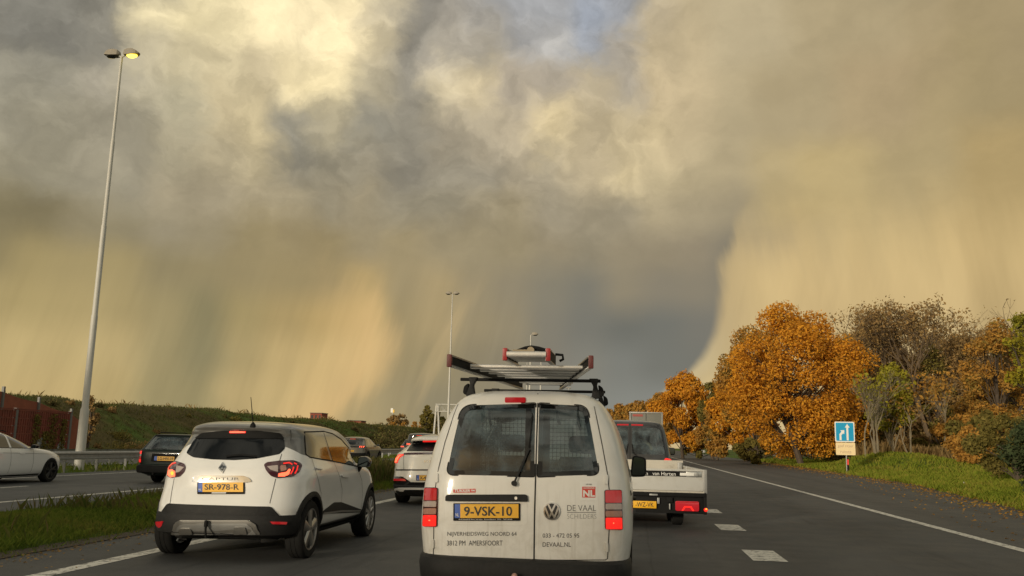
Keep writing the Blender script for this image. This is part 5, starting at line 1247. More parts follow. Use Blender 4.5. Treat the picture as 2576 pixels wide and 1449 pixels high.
# ladders: a wide tapering one lying on the bars, a narrow one strapped on top of it
def ladder(name, label, p0, p1, w0, w1, sh, nr, rung, cap=True, cap_mt='red_cap', stile_mt='rubber', z_r=0., f0=.19):
    t = tag(empty(name, p0), label, 'ladder'); d = Vector(p1) - Vector(p0); ln = d.length
    for sg in (1, -1):
        a = Vector((sg * w0 / 2, 0, 0)); b = Vector((sg * w1 / 2, 0, 0)) + d; mb = MB(); vs = []
        for q, s_ in ((a, 1), (b, 1)):
            for dx, dz in ((-.014, -sh / 2), (.014, -sh / 2), (.014, sh / 2), (-.014, sh / 2)): vs.append(q + Vector((dx, 0, dz)))
        mb.add(vs, [(0, 1, 2, 3), (7, 6, 5, 4), (0, 4, 5, 1), (1, 5, 6, 2), (2, 6, 7, 3), (3, 7, 4, 0)]); st_ = mb.build('stile', stile_mt, t)
        # alloy flanges along the edges of the channel
        for dz in (-sh / 2, sh / 2):
            mb = MB(); vs = []
            for q in (a, b):
                for dx, d2 in ((-.018, -.006), (.018, -.006), (.018, .006), (-.018, .006)): vs.append(q + Vector((dx - sg * .004, -.001, dz + d2)))
            mb.add(vs, [(0, 1, 2, 3), (7, 6, 5, 4), (0, 4, 5, 1), (1, 5, 6, 2), (2, 6, 7, 3), (3, 7, 4, 0)]); mb.build('flange', 'ladder_alloy', st_)
        if cap:
            mb = MB(); mb.prism(rnd([(a.x - .019, -sh / 2 - .010), (a.x + .019, -sh / 2 - .010), (a.x + .019, sh / 2 + .010), (a.x - .019, sh / 2 + .010)], .008, 3), 'Y', -.02, .012); mb.build('end_cap', cap_mt, st_, bevel=.004)
    for k in range(nr):
        f = f0 + (1 - f0) * k / nr; c = d * f; w = w0 + (w1 - w0) * f - .03
        mb = MB(); mb.prism(rnd([(c.y - rung[0] / 2, c.z - rung[1] / 2 + z_r), (c.y + rung[0] / 2, c.z - rung[1] / 2 + z_r), (c.y + rung[0] / 2, c.z + rung[1] / 2 + z_r), (c.y - rung[0] / 2, c.z + rung[1] / 2 + z_r)], .006, 2), 'X', -w / 2, w / 2)
        mb.build('rung', 'ladder_alloy', t, 30)
    return t
ladder('wide_ladder', 'wide tapering aluminium ladder lying flat across the roof bars of the van', (-.862, 6.72, 1.975), (-.965, 9.35, 1.972), 1.085, .42, .078, 8, (.085, .032), cap_mt='red_cap_dark')
nl = ladder('narrow_ladder', 'narrow aluminium ladder with red end caps stacked on top of the wider ladder', (-.845, 7.02, 2.058), (-.86, 7.80, 2.085), .345, .335, .080, 4, (.09, .045), f0=.02)
stp = tag(empty('ladder_bracket', (-.84, 7.3, 2.05)), 'black folded bracket with tan strap lying over the narrow ladder', 'bracket')
mb = MB(); mb.tube([(-.15, 0, .055), (-.05, 0, .085), (0, 0, .09), (.06, 0, .085), (.17, 0, .06)], [.012, .02, .024, .02, .012], 8); mb.build('bracket_arm', 'rubber', stp, 40)
mb = MB(); mb.box((-.06, -.02, .064), (.18, .05, .018)); mb.lathe([(.001, -.03), (.03, -.03), (.03, .03), (.001, .03)], 'Y', 16, (.0, -.03, .066)); mb.build('strap', 'bag_tan', stp, 40)
mb = MB(); mb.tube([(.20, 0, .04), (.26, 0, .035), (.265, 0, .0), (.235, 0, -.015)], .011, 6); mb.build('hook', 'rubber', stp, 40)

# ------------------------------------------------------------------ white hatchback in the left lane
def two_tone():
    """white body with a grey roof and pillars: the paint changes along the belt line (a real colour break)"""
    mt = bpy.data.materials.new('two_tone'); mt.use_nodes = True; g = NT(mt.node_tree); b = g.n['Principled BSDF']
    o = g.node('ShaderNodeTexCoord').outputs['Object']; sp = g.node('ShaderNodeSeparateXYZ'); g.l.new(o, sp.inputs[0])
    n = g.node('ShaderNodeFloatCurve'); n.inputs[0].default_value = 1.; cu = n.mapping.curves[0]
    pts = [(0, 1.40), (.33, 1.375), (.60, 1.185), (.80, 1.14), (2.60, 1.045), (2.85, 1.03), (2.95, 1.30), (4.2, 1.4)]
    while len(cu.points) < len(pts): cu.points.new(.5, .5)
    for q, (y, z) in zip(cu.points, pts): q.location = (y / 4.2, z / 2); q.handle_type = 'VECTOR'
    n.mapping.update(); g.put(n.inputs[1], g.math('DIVIDE', sp.outputs[1], 4.2))
    f = g.smooth(g.math('SUBTRACT', sp.outputs[2], g.math('MULTIPLY', n.outputs[0], 2.)), -.002, .002)
    nz = g.noise(o, 3., 5.); wh = g.ramp(nz, [(.2, (.72, .715, .69)), (.8, (.76, .75, .725))])
    g.put(b.inputs['Base Color'], g.mix(g.smooth(sp.outputs[2], .36, .34), g.mix(f, wh, (.15, .145, .135)), (.02, .02, .02))); g.put(b.inputs['Metallic'], g.math('MULTIPLY', f, .45))
    b.inputs['Roughness'].default_value = .30; b.inputs['Coat Weight'].default_value = .9
    MATS['two_tone'] = mt
two_tone()
mat('glass_opaque', (.010, .011, .012), .06, coat=.3, spec=.8)
mat('glass_side', (.012, .013, .012), .05, coat=1., spec=1.)
def sc(Y, z, X):
    a = -.022 * np.exp(-((z - .66) / .14) ** 2) * np.exp(-((Y - 1.95) / .75) ** 4) + .018 * np.exp(-((z - .97) / .10) ** 2) * np.exp(-((Y - .75) / .5) ** 2) + .012 * np.exp(-((z - .97) / .10) ** 2) * np.exp(-((Y - 3.2) / .5) ** 2)
    return a
cap = Car('hatchback_car', 'white high-riding hatchback with grey roof, brake lights lit, left lane', 'car', [
    (.24, .70, .30, 3.90, .7, 4, .9, 3), (.32, .82, .12, 4.06, .75, 4, .9, 2.8), (.42, .868, .04, 4.12, .8, 3.6, 1., 2.6), (.56, .882, .035, 4.12, .85, 3.4, 1., 2.6),
    (.66, .884, .07, 4.08, .85, 3.4, 1., 2.6), (.80, .884, .125, 4.00, .85, 3.4, 1., 2.6), (.92, .880, .145, 3.84, .85, 3.3, 1., 2.6), (1.0, .862, .165, 3.52, .85, 3.2, .9, 2.6),
    (1.06, .842, .20, 3.06, .85, 3.1, .8, 2.8), (1.15, .812, .265, 2.95, .8, 3.0, .8, 2.8), (1.28, .772, .36, 2.88, .8, 3.0, .6, 3.2), (1.38, .732, .42, 2.72, .75, 3.1, .55, 3.2),
    (1.43, .702, .42, 2.62, .7, 3.3, .55, 3.2), (1.475, .66, .40, 2.50, .65, 3.2, .5, 3.2), (1.515, .58, .46, 2.32, .6, 3., .5, 3.), (1.545, .45, .62, 2.08, .5, 2.8, .5, 2.6), (1.56, .20, .95, 1.6, .3, 2.5, .3, 2.5)],
    (-4.58, 9.56, 0), 'two_tone', sub=5, sculpt=sc, rz=R(1.5))
cap.wells((.70, 3.306), .37); cap.finish(30)
rwin = cap.patch('rear_window', rnd([(357, 392), (436, 262), (700, 240), (1000, 238), (1248, 262), (1258, 350), (1205, 402), (1000, 442), (800, 456), (600, 450), (420, 430)], 22, 4), 'B', 'glass_privacy', .004, .01, step=45)
sp_ = cap.patch('roof_spoiler', rnd([(440, 262), (500, 208), (700, 186), (1000, 186), (1215, 210), (1252, 264), (1000, 262), (700, 262)], 14, 4), 'B', 'rubber', .012, .03, step=40)
cap.patch('brake_light', rnd([(755, 188), (906, 187), (904, 210), (757, 211)], 8), 'B', 'lamp_red_lit', .018, .012, parent=sp_, step=14)
cap.patch('brake_light_strip', rnd([(762, 196), (898, 195), (897, 204), (763, 205)], 4), 'B', 'lamp_red_hot', .020, .006, parent=sp_, step=14)
strokes(cap, [[(725, 428), (860, 415), (1000, 428)]], 16, 'B', 'rubber', .02, cap.root, 'wiper')
# tail lamps
LR = [(1064, 500), (1092, 478), (1200, 464), (1330, 459), (1400, 484), (1412, 510), (1384, 568), (1330, 606), (1190, 622), (1130, 602), (1084, 550)]
lr = cap.patch('tail_lamp', rnd(LR, 14, 3), 'B', 'lamp_dark', .010, .02, step=22)
cap.patch('reversing_lens', rnd([(1092, 516), (1190, 506), (1192, 566), (1128, 548)], 8), 'B', 'lamp_clear', .013, .006, parent=lr, step=18)
cap.patch('indicator_lens', rnd([(1212, 510), (1262, 505), (1268, 550), (1216, 562)], 8), 'B', 'lamp_orange', .013, .006, parent=lr, step=18)
cap.patch('brake_lens', rnd([(1192, 606), (1198, 580), (1268, 566), (1288, 540), (1304, 544), (1288, 590), (1250, 606)], 5), 'B', 'lamp_red_hot', .014, .006, parent=lr, step=14)
strokes(cap, [[(1304, 585), (1322, 556), (1330, 525)], [(1342, 580), (1360, 548), (1368, 512)], [(1240, 492), (1290, 484), (1318, 500)], [(1335, 488), (1358, 498)]], 12, 'B', 'lamp_red_lit', .015, lr, 'light_guide')
LL = [(190, 560), (200, 512), (262, 464), (342, 490), (358, 520), (346, 560), (302, 608), (222, 620), (188, 602)]
ll = cap.patch('tail_lamp', rnd(LL, 14, 3), 'B', 'lamp_dark', .010, .02, step=16)
cap.patch('reversing_lens', rnd([(276, 508), (344, 524), (300, 566), (268, 572)], 6), 'B', 'lamp_clear', .013, .006, parent=ll, step=14)
cap.patch('brake_lens', rnd([(196, 590), (204, 548), (238, 545), (262, 560), (262, 606), (220, 612)], 5), 'B', 'lamp_red_hot', .014, .006, parent=ll, step=12)
cap.patch('lamp_glow', ellipse(240, 578, 13, 16, 14), 'B', 'lamp_amber_lit', .017, .004, parent=ll, step=6)
strokes(cap, [[(205, 540), (212, 515), (240, 492), (270, 486)]], 12, 'B', 'lamp_red_lit', .015, ll, 'light_guide')
# badge, chrome strip, plate
bd = cap.patch('badge', [(691, 476), (723, 522), (691, 577), (652, 532)], 'B', 'chrome', .012, .014, step=20)
strokes(cap, [[(688, 500), (704, 524), (689, 552)], [(688, 500), (672, 530), (689, 552)]], 6, 'B', 'dark_metal', .015, bd, 'badge_inner')
cs = cap.patch('chrome_strip', rnd([(412, 655), (428, 612), (500, 597), (880, 599), (930, 618), (957, 652), (900, 660), (470, 658)], 12, 4), 'B', 'chrome', .016, .02, step=40)
cap.text('CAPTUR', (508, 616, 845, 640), 'B', 'dark_metal', .020, -.02, parent=cs)
plate(cap, (472, 661, 880, 748), 'B', (532, 675, 842, 731), 'SR-978-R', dealer='-', blue=.095)
# joints of the tailgate and doors
cap.seam([(1226, 400), (1208, 462)], 'B'); cap.seam([(1172, 626), (1145, 740), (1118, 850)], 'B'); cap.seam([(250, 622), (228, 740), (212, 850)], 'B')
# bumper with raised middle, silver skid plate, reflectors
bumper(cap, [(.27, .80, .16, .75, 4), (.305, .85, .05, .8, 3.8), (.38, .878, .018, .82, 3.6), (.48, .890, .012, .85, 3.4), (.515, .888, .022, .85, 3.4), (.52, .878, .04, .85, 3.4)], .40)
cap.patch('bumper_top', rnd([(-.60, .612), (.60, .612), (.70, .50), (-.70, .50)], .03), 'R', 'plastic', .012, .02)
sk = cap.patch('skid_plate', rnd([(236, 1100), (272, 1026), (322, 998), (930, 998), (986, 1030), (1042, 1100)], 14), 'B', 'silver_trim', .052, .06, step=50)
cap.patch('skid_inset', rnd([(264, 1099), (292, 1050), (335, 1028), (915, 1028), (960, 1055), (1006, 1099)], 12), 'B', 'steel_galv', .055, .004, parent=sk, step=50)
for xx in (370, 860): cap.patch('skid_boss', rnd([(xx - 60, 1092), (xx - 50, 1050), (xx + 50, 1050), (xx + 66, 1092)], 18), 'B', 'silver_trim', .066, .014, parent=sk, step=24)
cap.patch('reflector', rnd([(1116, 1013), (1262, 1018), (1255, 1040), (1138, 1036)], 5), 'B', 'lamp_red', .048, .04, step=30)
cap.patch('reflector', rnd([(104, 1012), (166, 1010), (154, 1044), (130, 1056), (108, 1038)], 5), 'B', 'lamp_red', .034, .04, step=20)
mb = MB(); mb.tube([(-.06, -.05, .425), (-.06, -.05, .36), (-.06, -.03, .28), (-.06, .30, .26)], [.016, .012, .014, .014], 10); mb.lathe([(.001, .04), (.019, .036), (.021, -.025), (.015, -.03)], 'Z', 14, (-.06, -.05, .42)); mb.build('tow_hook', 'rubber', cap.root, 50)
mb = MB(); mb.box((0, 2.1, .25), (1.3, 2.5, .06)); mb.tube([(-.45, .20, .28), (-.2, .36, .27), (.4, .38, .28)], .05, 8); mb.build('underbody', 'rubber', cap.root)
# side glass
cap.patch('side_window', rnd([(1437, 206), (1592, 206), (1668, 455), (1482, 425), (1450, 402)], [8, 8, 4, 10, 10]), 'B', 'glass_side', .004, .008, mirror=True, step=30)
cap.patch('side_window', rnd([(1608, 201), (1680, 220), (1762, 272), (1832, 355), (1884, 500), (1692, 462)], [8, 20, 20, 10, 4, 4]), 'B', 'glass_side', .004, .008, mirror=True, step=30)
cap.patch('side_window', rnd([(1838, 365), (1908, 508), (1890, 500)], 4), 'B', 'glass_side', .004, .008, mirror=True, step=20)
cap.seam([(1432, 200), (1610, 194), (1690, 215), (1768, 266), (1840, 348), (1915, 512), (1700, 466), (1482, 430), (1446, 404), (1432, 200)], 'B', .018, 'rubber', 'window_trim', mirror=True)
cap.seam([(1700, 470), (1752, 600), (1776, 720), (1770, 838)], 'B', mirror=True); cap.seam([(1496, 430), (1560, 640), (1585, 760), (1580, 925)], 'B', mirror=True); cap.seam([(1916, 520), (1955, 640), (1962, 760), (1950, 900)], 'B', mirror=True)
cap.seam([(1308, 182), (1313, 240), (1308, 278)], 'B')
for x, y in ((1560, 528), (1797, 598)):
    cap.patch('door_handle', rnd([(x - 34, y - 10), (x + 34, y - 6), (x + 32, y + 16), (x - 30, y + 10)], 8), 'B', 'white_paint', .025, .035, mirror=True, step=16)
sl = cap.patch('sill_trim', rnd([(1578, 938), (1702, 840), (1765, 838), (1952, 905), (1944, 928), (1602, 945)], 8), 'B', 'plastic', .010, .02, mirror=True, step=40)
cap.seam([(1598, 940), (1770, 918), (1940, 915)], 'B', .022, 'silver_trim', 'sill_strip', off=.014, mirror=True)
cap.seam([(1.05, .27), (2.0, .265), (2.92, .27)], 'S', .17, 'plastic', 'sill', off=.012, mirror=True)
cap.arch(.70, .355, .415, zc=.345); cap.arch(3.306, .355, .412, zc=.345)
for x in (.775, -.775):
    cap.wheel(x, .70, .332, .21, 'five', 'rim_alloy', .70); cap.wheel(x, 3.306, .332, .21, 'ten', 'rim_alloy', .70)
for sg in (1, -1):
    mm = MB(); mm.prism(rnd([(sg * .86, .995), (sg * 1.03, 1.0), (sg * 1.05, 1.10), (sg * .98, 1.15), (sg * .88, 1.14)], .04), 'Y', 2.52, 2.66); mo = mm.build('door_mirror', 'black_gloss', cap.root, bevel=.025)
    mm = MB(); mm.prism(rnd([(sg * .885, 1.01), (sg * 1.01, 1.012), (sg * 1.025, 1.10), (sg * .97, 1.135), (sg * .895, 1.125)], .03), 'Y', 2.513, 2.519); mm.build('mirror_face', 'mirror_glass', mo)
    mm = MB(); mm.prism([(sg * .80, .94), (sg * .88, .93), (sg * .92, 1.0), (sg * .84, 1.02)], 'Y', 2.56, 2.63); mm.build('mirror_foot', 'rubber', mo)
p_ = cap.hit('B', 965, 148)[0]
mb = MB(); mb.lathe([(.035, -.01), (.03, .02), (.012, .045), (.006, .05)], 'Z', 12, (p_.x, p_.y, p_.z)); ab = mb.build('aerial_base', 'rubber', cap.root, 50)
mb = MB(); mb.tube([(p_.x, p_.y, p_.z + .03), (p_.x, p_.y - .12, p_.z + .33)], [.006, .004], 6); mb.build('aerial', 'rubber', ab)

mat('glass_matt', (.010, .011, .012), .42, spec=.12)
# ------------------------------------------------------------------ white crossover ahead of the hatchback
ev = Car('crossover_car', 'white crossover with full-width light bar, half hidden by the van', 'car', [
    (.20, .78, .25, 4.45, .7, 4, .9, 3), (.34, .90, .05, 4.62, .8, 4, 1., 2.8), (.52, .928, .0, 4.68, .8, 4, 1., 2.8), (.74, .932, .02, 4.68, .85, 3.8, 1., 2.8), (.92, .928, .045, 4.52, .85, 3.8, 1., 2.8),
    (1.04, .905, .065, 4.2, .85, 3.8, 1., 2.8), (1.10, .885, .075, 3.9, .85, 3.8, .9, 2.8), (1.14, .85, .16, 3.6, .85, 3.6, .8, 2.8), (1.22, .80, .42, 3.35, .8, 3.6, .8, 2.8), (1.33, .735, .72, 3.05, .7, 3.4, .8, 2.8),
    (1.37, .712, .62, 2.92, .65, 3.6, .7, 2.8), (1.42, .675, .58, 2.78, .6, 3.6, .7, 2.8), (1.48, .59, .72, 2.5, .6, 3.2, .7, 2.8), (1.53, .42, 1.1, 2.2, .5, 3., .5, 2.8), (1.55, .15, 1.5, 1.9, .3, 2.5, .3, 2.5)],
    (-4.40, 19.40, 0), 'pearl_paint', sub=4)
ev.wells((.92, 3.82), .38); ev.finish(28)
ev.patch('rear_window', rnd([(328, 552), (412, 438), (700, 436), (1000, 436), (1080, 555), (700, 555)], 12), 'K', 'glass_matt', .004, .01, step=60)
esp = ev.patch('roof_spoiler', rnd([(405, 436), (430, 388), (700, 380), (1000, 380), (1020, 436)], 8), 'K', 'black_gloss', .01, .02, step=60)
ev.patch('brake_light', rnd([(590, 382), (860, 380), (860, 398), (592, 399)], 5), 'K', 'lamp_red_lit', .02, .01, parent=esp, step=40)
tl = ev.patch('tail_lamp', rnd([(138, 740), (160, 660), (212, 604), (290, 596), (282, 622), (236, 646), (204, 694), (186, 742)], 8), 'K', 'lamp_red_lit', .012, .02, step=26)
ev.patch('light_guide', rnd([(150, 728), (170, 668), (215, 622), (275, 606), (226, 636), (196, 684), (178, 730)], 6), 'K', 'lamp_red_hot', .016, .01, parent=tl, step=26)
ev.patch('light_bar', rnd([(290, 584), (750, 576), (1150, 584), (1150, 606), (750, 602), (290, 610)], 4), 'K', 'lamp_dark', .012, .015, step=60)
ev.seam([(288, 612), (286, 740), (288, 850)], 'K', .008); ev.seam([(165, 848), (290, 848), (700, 848), (1100, 848)], 'K', .03, 'dark_metal', 'lower_strip', off=.008)
ev.text('KIA', (612, 696, 800, 734), 'K', 'chrome', .012, .0, 'badge')
plate(ev, (494, 934, 900, 1012), 'K', (542, 946, 672, 1000), 'X-44', blue=.10)
bumper(ev, [(.20, .86, .14, .8, 4), (.27, .90, .06, .8, 4), (.34, .925, .02, .8, 4), (.40, .932, -.01, .82, 4), (.43, .93, .0, .82, 4)], .46)
ev.patch('bumper_insert', rnd([(126, 952), (270, 952), (400, 1040), (1000, 1042), (1000, 1110), (500, 1108), (135, 1105)], 12), 'K', 'black_gloss', .014, .02, step=60)
ev.patch('reflector', rnd([(138, 986), (300, 988), (330, 1020), (140, 1018)], 5), 'K', 'lamp_red', .02, .008, step=50)
ev.patch('silver_lip', rnd([(150, 1205), (168, 1130), (220, 1118), (1000, 1122), (1000, 1146), (310, 1146), (240, 1205)], 8), 'K', 'white_paint', .05, .05, step=60)
mb = MB(); mb.box((0, 2.1, .22), (1.5, 3.7, .08)); mb.build('underbody', 'rubber', ev.root)
for x in (.82, -.82): ev.wheel(x, .92, .36, .24, 'five', 'rim_dark'); ev.wheel(x, 3.82, .36, .24, 'five', 'rim_dark')
ev.patch('side_window', rnd([(1.0, 1.12), (3.1, 1.06), (2.6, 1.40), (1.5, 1.42)], .06), 'S', 'glass_side', .004, .01, mirror=True)

# ------------------------------------------------------------------ old dark green estate car
vo = Car('estate_car', 'old dark green boxy estate car with red tail lamps, behind the white hatchback', 'car', [
    (.24, .70, .18, 4.55, .4, 5, .5, 5), (.32, .83, .03, 4.72, .5, 6, .5, 5), (.44, .862, .0, 4.78, .5, 7, .5, 5), (.535, .862, .0, 4.78, .5, 7, .5, 5), (.56, .865, .06, 4.74, .5, 8, .5, 5), (.72, .872, .055, 4.74, .5, 8, .5, 5), (.90, .868, .065, 4.70, .5, 8, .5, 5),
    (.96, .858, .09, 4.2, .5, 8, .5, 5), (1.0, .845, .13, 3.55, .5, 8, .5, 5), (1.12, .80, .24, 3.15, .5, 7, .5, 5), (1.28, .735, .38, 2.85, .5, 7, .5, 5), (1.37, .69, .44, 2.68, .5, 7, .5, 5), (1.41, .62, .48, 2.55, .45, 6, .5, 5), (1.43, .45, .65, 2.3, .35, 5, .4, 4), (1.437, .2, 1., 1.9, .2, 4, .3, 4)],
    (-13.52, 24.75, 0), 'green_paint', sub=4)
vo.cavity(.62, 1.34, .25, 3.0)
VW_ = rnd([(-.735, .985), (.735, .985), (.60, 1.345), (-.60, 1.345)], .04); vo.hole(VW_, 'R', .35, out=.2)
vo.hole(rnd([(-.62, 1.04), (.62, 1.04), (.54, 1.33), (-.54, 1.33)], .04), 'F', .8, out=.5)
VS = [rnd([(.42, 1.0), (1.20, 1.0), (1.20, 1.33), (.60, 1.33)], .03), rnd([(1.26, 1.0), (2.0, 1.0), (1.98, 1.33), (1.26, 1.33)], .03), rnd([(2.06, 1.0), (3.05, 1.0), (2.70, 1.30), (2.06, 1.33)], .03)]
for v_ in VS: vo.hole(v_, 'S', .3, mirror=True)
vo.wells((1.08, 3.85), .34); vo.finish(30)
vo.patch('rear_window', VW_, 'R', 'glass_light', -.004, .004); vo.patch('windscreen', rnd([(-.62, 1.04), (.62, 1.04), (.54, 1.33), (-.54, 1.33)], .04), 'F', 'glass_clear', -.004, .004)
for v_ in VS: vo.patch('side_window', v_, 'S', 'glass_light', -.004, .004, mirror=True)
for sg in (1, -1):
    x0, x1 = sorted((sg * .735, sg * .865)); q = vo.patch('tail_lamp', rnd([(x0, .59), (x1, .59), (x1 - .01, .935), (x0, .935)], .015), 'R', 'rubber', .012, .02)
    for a, b, m2, nm in ((.60, .695, 'lamp_red_lit', 'brake_lens'), (.70, .77, 'lamp_red', 'tail_lens'), (.775, .835, 'lamp_clear', 'reversing_lens'), (.84, .925, 'lamp_red_lit' if sg < 0 else 'lamp_red', 'upper_lens')):
        vo.patch(nm, [(x0 + .008, a), (x1 - .012, a), (x1 - .012, b), (x0 + .008, b)], 'R', m2, .018, .008, parent=q, step=.05)
hous = vo.patch('plate_housing', rnd([(-.42, .63), (.42, .63), (.40, .86), (-.40, .86)], .02), 'R', 'rubber', .02, .03)
vo.patch('plate_field', [(-.23, .665), (.30, .665), (.30, .785), (-.23, .785)], 'R', 'plate_yellow', .026, .006, parent=hous)
vo.patch('country_band', [(-.32, .665), (-.235, .665), (-.235, .785), (-.32, .785)], 'R', 'plate_blue', .026, .006, parent=hous)
vo.text('LG-HN-39', (-.20, .765, .27, .685), 'R', 'plate_ink', .032, .01, 'plate_characters', parent=hous)
bumper(vo, [(.30, .86, .02, .4, 6), (.33, .885, -.03, .45, 7), (.42, .892, -.05, .45, 7), (.50, .89, -.045, .45, 7), (.525, .87, .0, .45, 7)], .62, 'rubber')
strokes(vo, [[(.02, .98), (-.45, 1.0)]], .016, 'R', 'rubber', .02, vo.root, 'wiper')
vo.seam([(-.70, 1.385), (0, 1.392), (.70, 1.385)], 'R', .03, 'rubber', 'roof_lip', off=.008)
for sg in (1, -1): mb = MB(); mb.tube([(sg * .60, .7, 1.44), (sg * .60, .8, 1.475), (sg * .58, 2.3, 1.475), (sg * .58, 2.4, 1.44)], .014, 6); mb.build('roof_rail', 'rubber', vo.root, 40)
vo.seats(2.15, .45, rear_y=1.45, top=.95)
mb = MB(); mb.box((.34, .85, .95), (.5, .5, .22)); mb.build('blue_luggage', 'bag_blue', vo.root, bevel=.05)
mb = MB(); mb.box((.22, .62, 1.0), (.22, .16, .2)); mb.build('tan_luggage', 'bag_tan', vo.root, bevel=.05)
mb = MB(); mb.box((0, 2.3, .26), (1.4, 3.8, .1)); mb.tube([(-.3, -.02, .29), (-.3, .6, .3)], .028, 8); mb.build('underbody', 'rubber', vo.root)
for x in (.74, -.74): vo.wheel(x, 1.08, .315, .19, 'steel', 'rim_dark'); vo.wheel(x, 3.85, .315, .19, 'steel', 'rim_dark')

# ------------------------------------------------------------------ white estate at the left edge
au = Car('white_estate', 'white estate car entering from the left picture edge', 'car', [
    (.18, .76, .3, 4.5, .6, 4, .8, 3.), (.28, .86, .1, 4.66, .7, 4, .9, 2.8), (.42, .905, .02, 4.73, .8, 4, 1., 2.7), (.58, .916, .0, 4.72, .8, 4, 1., 2.7), (.72, .916, .03, 4.62, .8, 4, 1.0, 2.7), (.83, .912, .05, 4.40, .8, 4, 1.05, 2.7), (.90, .90, .07, 4.05, .8, 4, 1., 2.8), (.945, .885, .10, 3.62, .8, 4, .9, 2.8),
    (.98, .865, .14, 3.32, .8, 4, .85, 2.8), (1.10, .80, .30, 3.02, .8, 4, .8, 2.8), (1.22, .735, .5, 2.72, .7, 4, .8, 2.8), (1.31, .68, .62, 2.46, .65, 3.8, .8, 2.8), (1.36, .62, .66, 2.28, .6, 3.5, .7, 2.8), (1.40, .50, .8, 2.0, .55, 3., .6, 2.8), (1.42, .25, 1.1, 1.7, .3, 3., .3, 2.5)],
    (-17.47, 20.22, 0), 'white_paint', sub=5)
au.wells((1.0, 3.83), .355); au.finish(28)
au.patch('side_window', rnd([(.55, .985), (1.62, .975), (1.58, 1.31), (1.0, 1.30)], .05), 'S', 'glass_side', .004, .01, mirror=True)
au.patch('side_window', rnd([(1.68, .972), (2.05, .968), (2.03, 1.325), (1.64, 1.322)], [.02, .02, .02, .03]), 'S', 'glass_side', .004, .01, mirror=True)
au.patch('side_window', rnd([(2.13, .966), (3.08, .958), (2.95, 1.03), (2.52, 1.26), (2.30, 1.318), (2.10, 1.328)], [.02, .02, .05, .08, .05, .03]), 'S', 'glass_side', .004, .01, mirror=True)
au.patch('windscreen', rnd([(-.62, 1.0), (.62, 1.0), (.52, 1.30), (-.52, 1.30)], .06), 'F', 'glass_opaque', .004, .01)
au.seam([(.52, .978), (1.6, .966), (3.12, .95), (2.98, 1.04), (2.54, 1.275), (2.30, 1.335), (1.6, 1.335), (1.0, 1.315), (.52, .978)], 'S', .020, 'rubber', 'window_trim', mirror=True)
for yy in (2.08, 3.0): au.seam([(yy, .30), (yy + .02, .6), (yy - .02, .95)], 'S', .008, mirror=True)
au.seam([(.6, .85), (2., .83), (4.2, .78)], 'S', .010, 'silver_trim', 'crease', off=.002, mirror=True)
for yy in (1.55, 2.42): au.patch('door_handle', rnd([(yy, .80), (yy + .2, .80), (yy + .2, .835), (yy, .835)], .012), 'S', 'white_paint', .02, .03, mirror=True)
for sg in (1, -1):
    mm = MB(); mm.prism(rnd([(sg * .88, .945), (sg * 1.06, .95), (sg * 1.07, 1.05), (sg * .92, 1.06)], .035), 'Y', 2.86, 2.98); mo = mm.build('door_mirror', 'black_gloss', au.root, bevel=.02)
    mm = MB(); mm.prism(rnd([(sg * .90, .96), (sg * 1.045, .965), (sg * 1.05, 1.04), (sg * .925, 1.045)], .03), 'Y', 2.853, 2.859); mm.build('mirror_face', 'mirror_glass', mo)
au.patch('rear_window', rnd([(-.66, 1.03), (.66, 1.03), (.56, 1.30), (-.56, 1.30)], .05), 'R', 'glass_privacy', .004, .01)
au.patch('tail_lamp', rnd([(.42, .74), (.86, .72), (.87, .84), (.44, .85)], .02), 'R', 'lamp_red', .008, .02, mirror=True)
bumper(au, [(.24, .84, .12, .7, 4), (.30, .89, .03, .8, 4), (.36, .905, .01, .8, 4), (.38, .90, .02, .8, 4)], .5)
au.patch('headlamp', rnd([(.52, .62), (.80, .66), (.86, .74), (.55, .71)], .02), 'F', 'lamp_clear', .006, .02, mirror=True)
au.seam([(1.4, .235), (2.4, .23), (3.42, .235)], 'S', .06, 'rubber', 'sill', off=.006, mirror=True)
mb = MB(); mb.box((0, 2.3, .2), (1.5, 3.7, .08)); mb.build('underbody', 'rubber', au.root)
for sg in (1, -1): mb = MB(); mb.tube([(sg * .62, 1.0, 1.385), (sg * .60, 1.1, 1.41), (sg * .57, 2.1, 1.415), (sg * .56, 2.25, 1.39)], .012, 6); mb.build('roof_rail', 'rubber', au.root, 40)
for x in (.81, -.81): au.wheel(x, 1.0, .33, .23, 'twin', 'rim_dark', .72); au.wheel(x, 3.83, .33, .23, 'twin', 'rim_dark', .72)

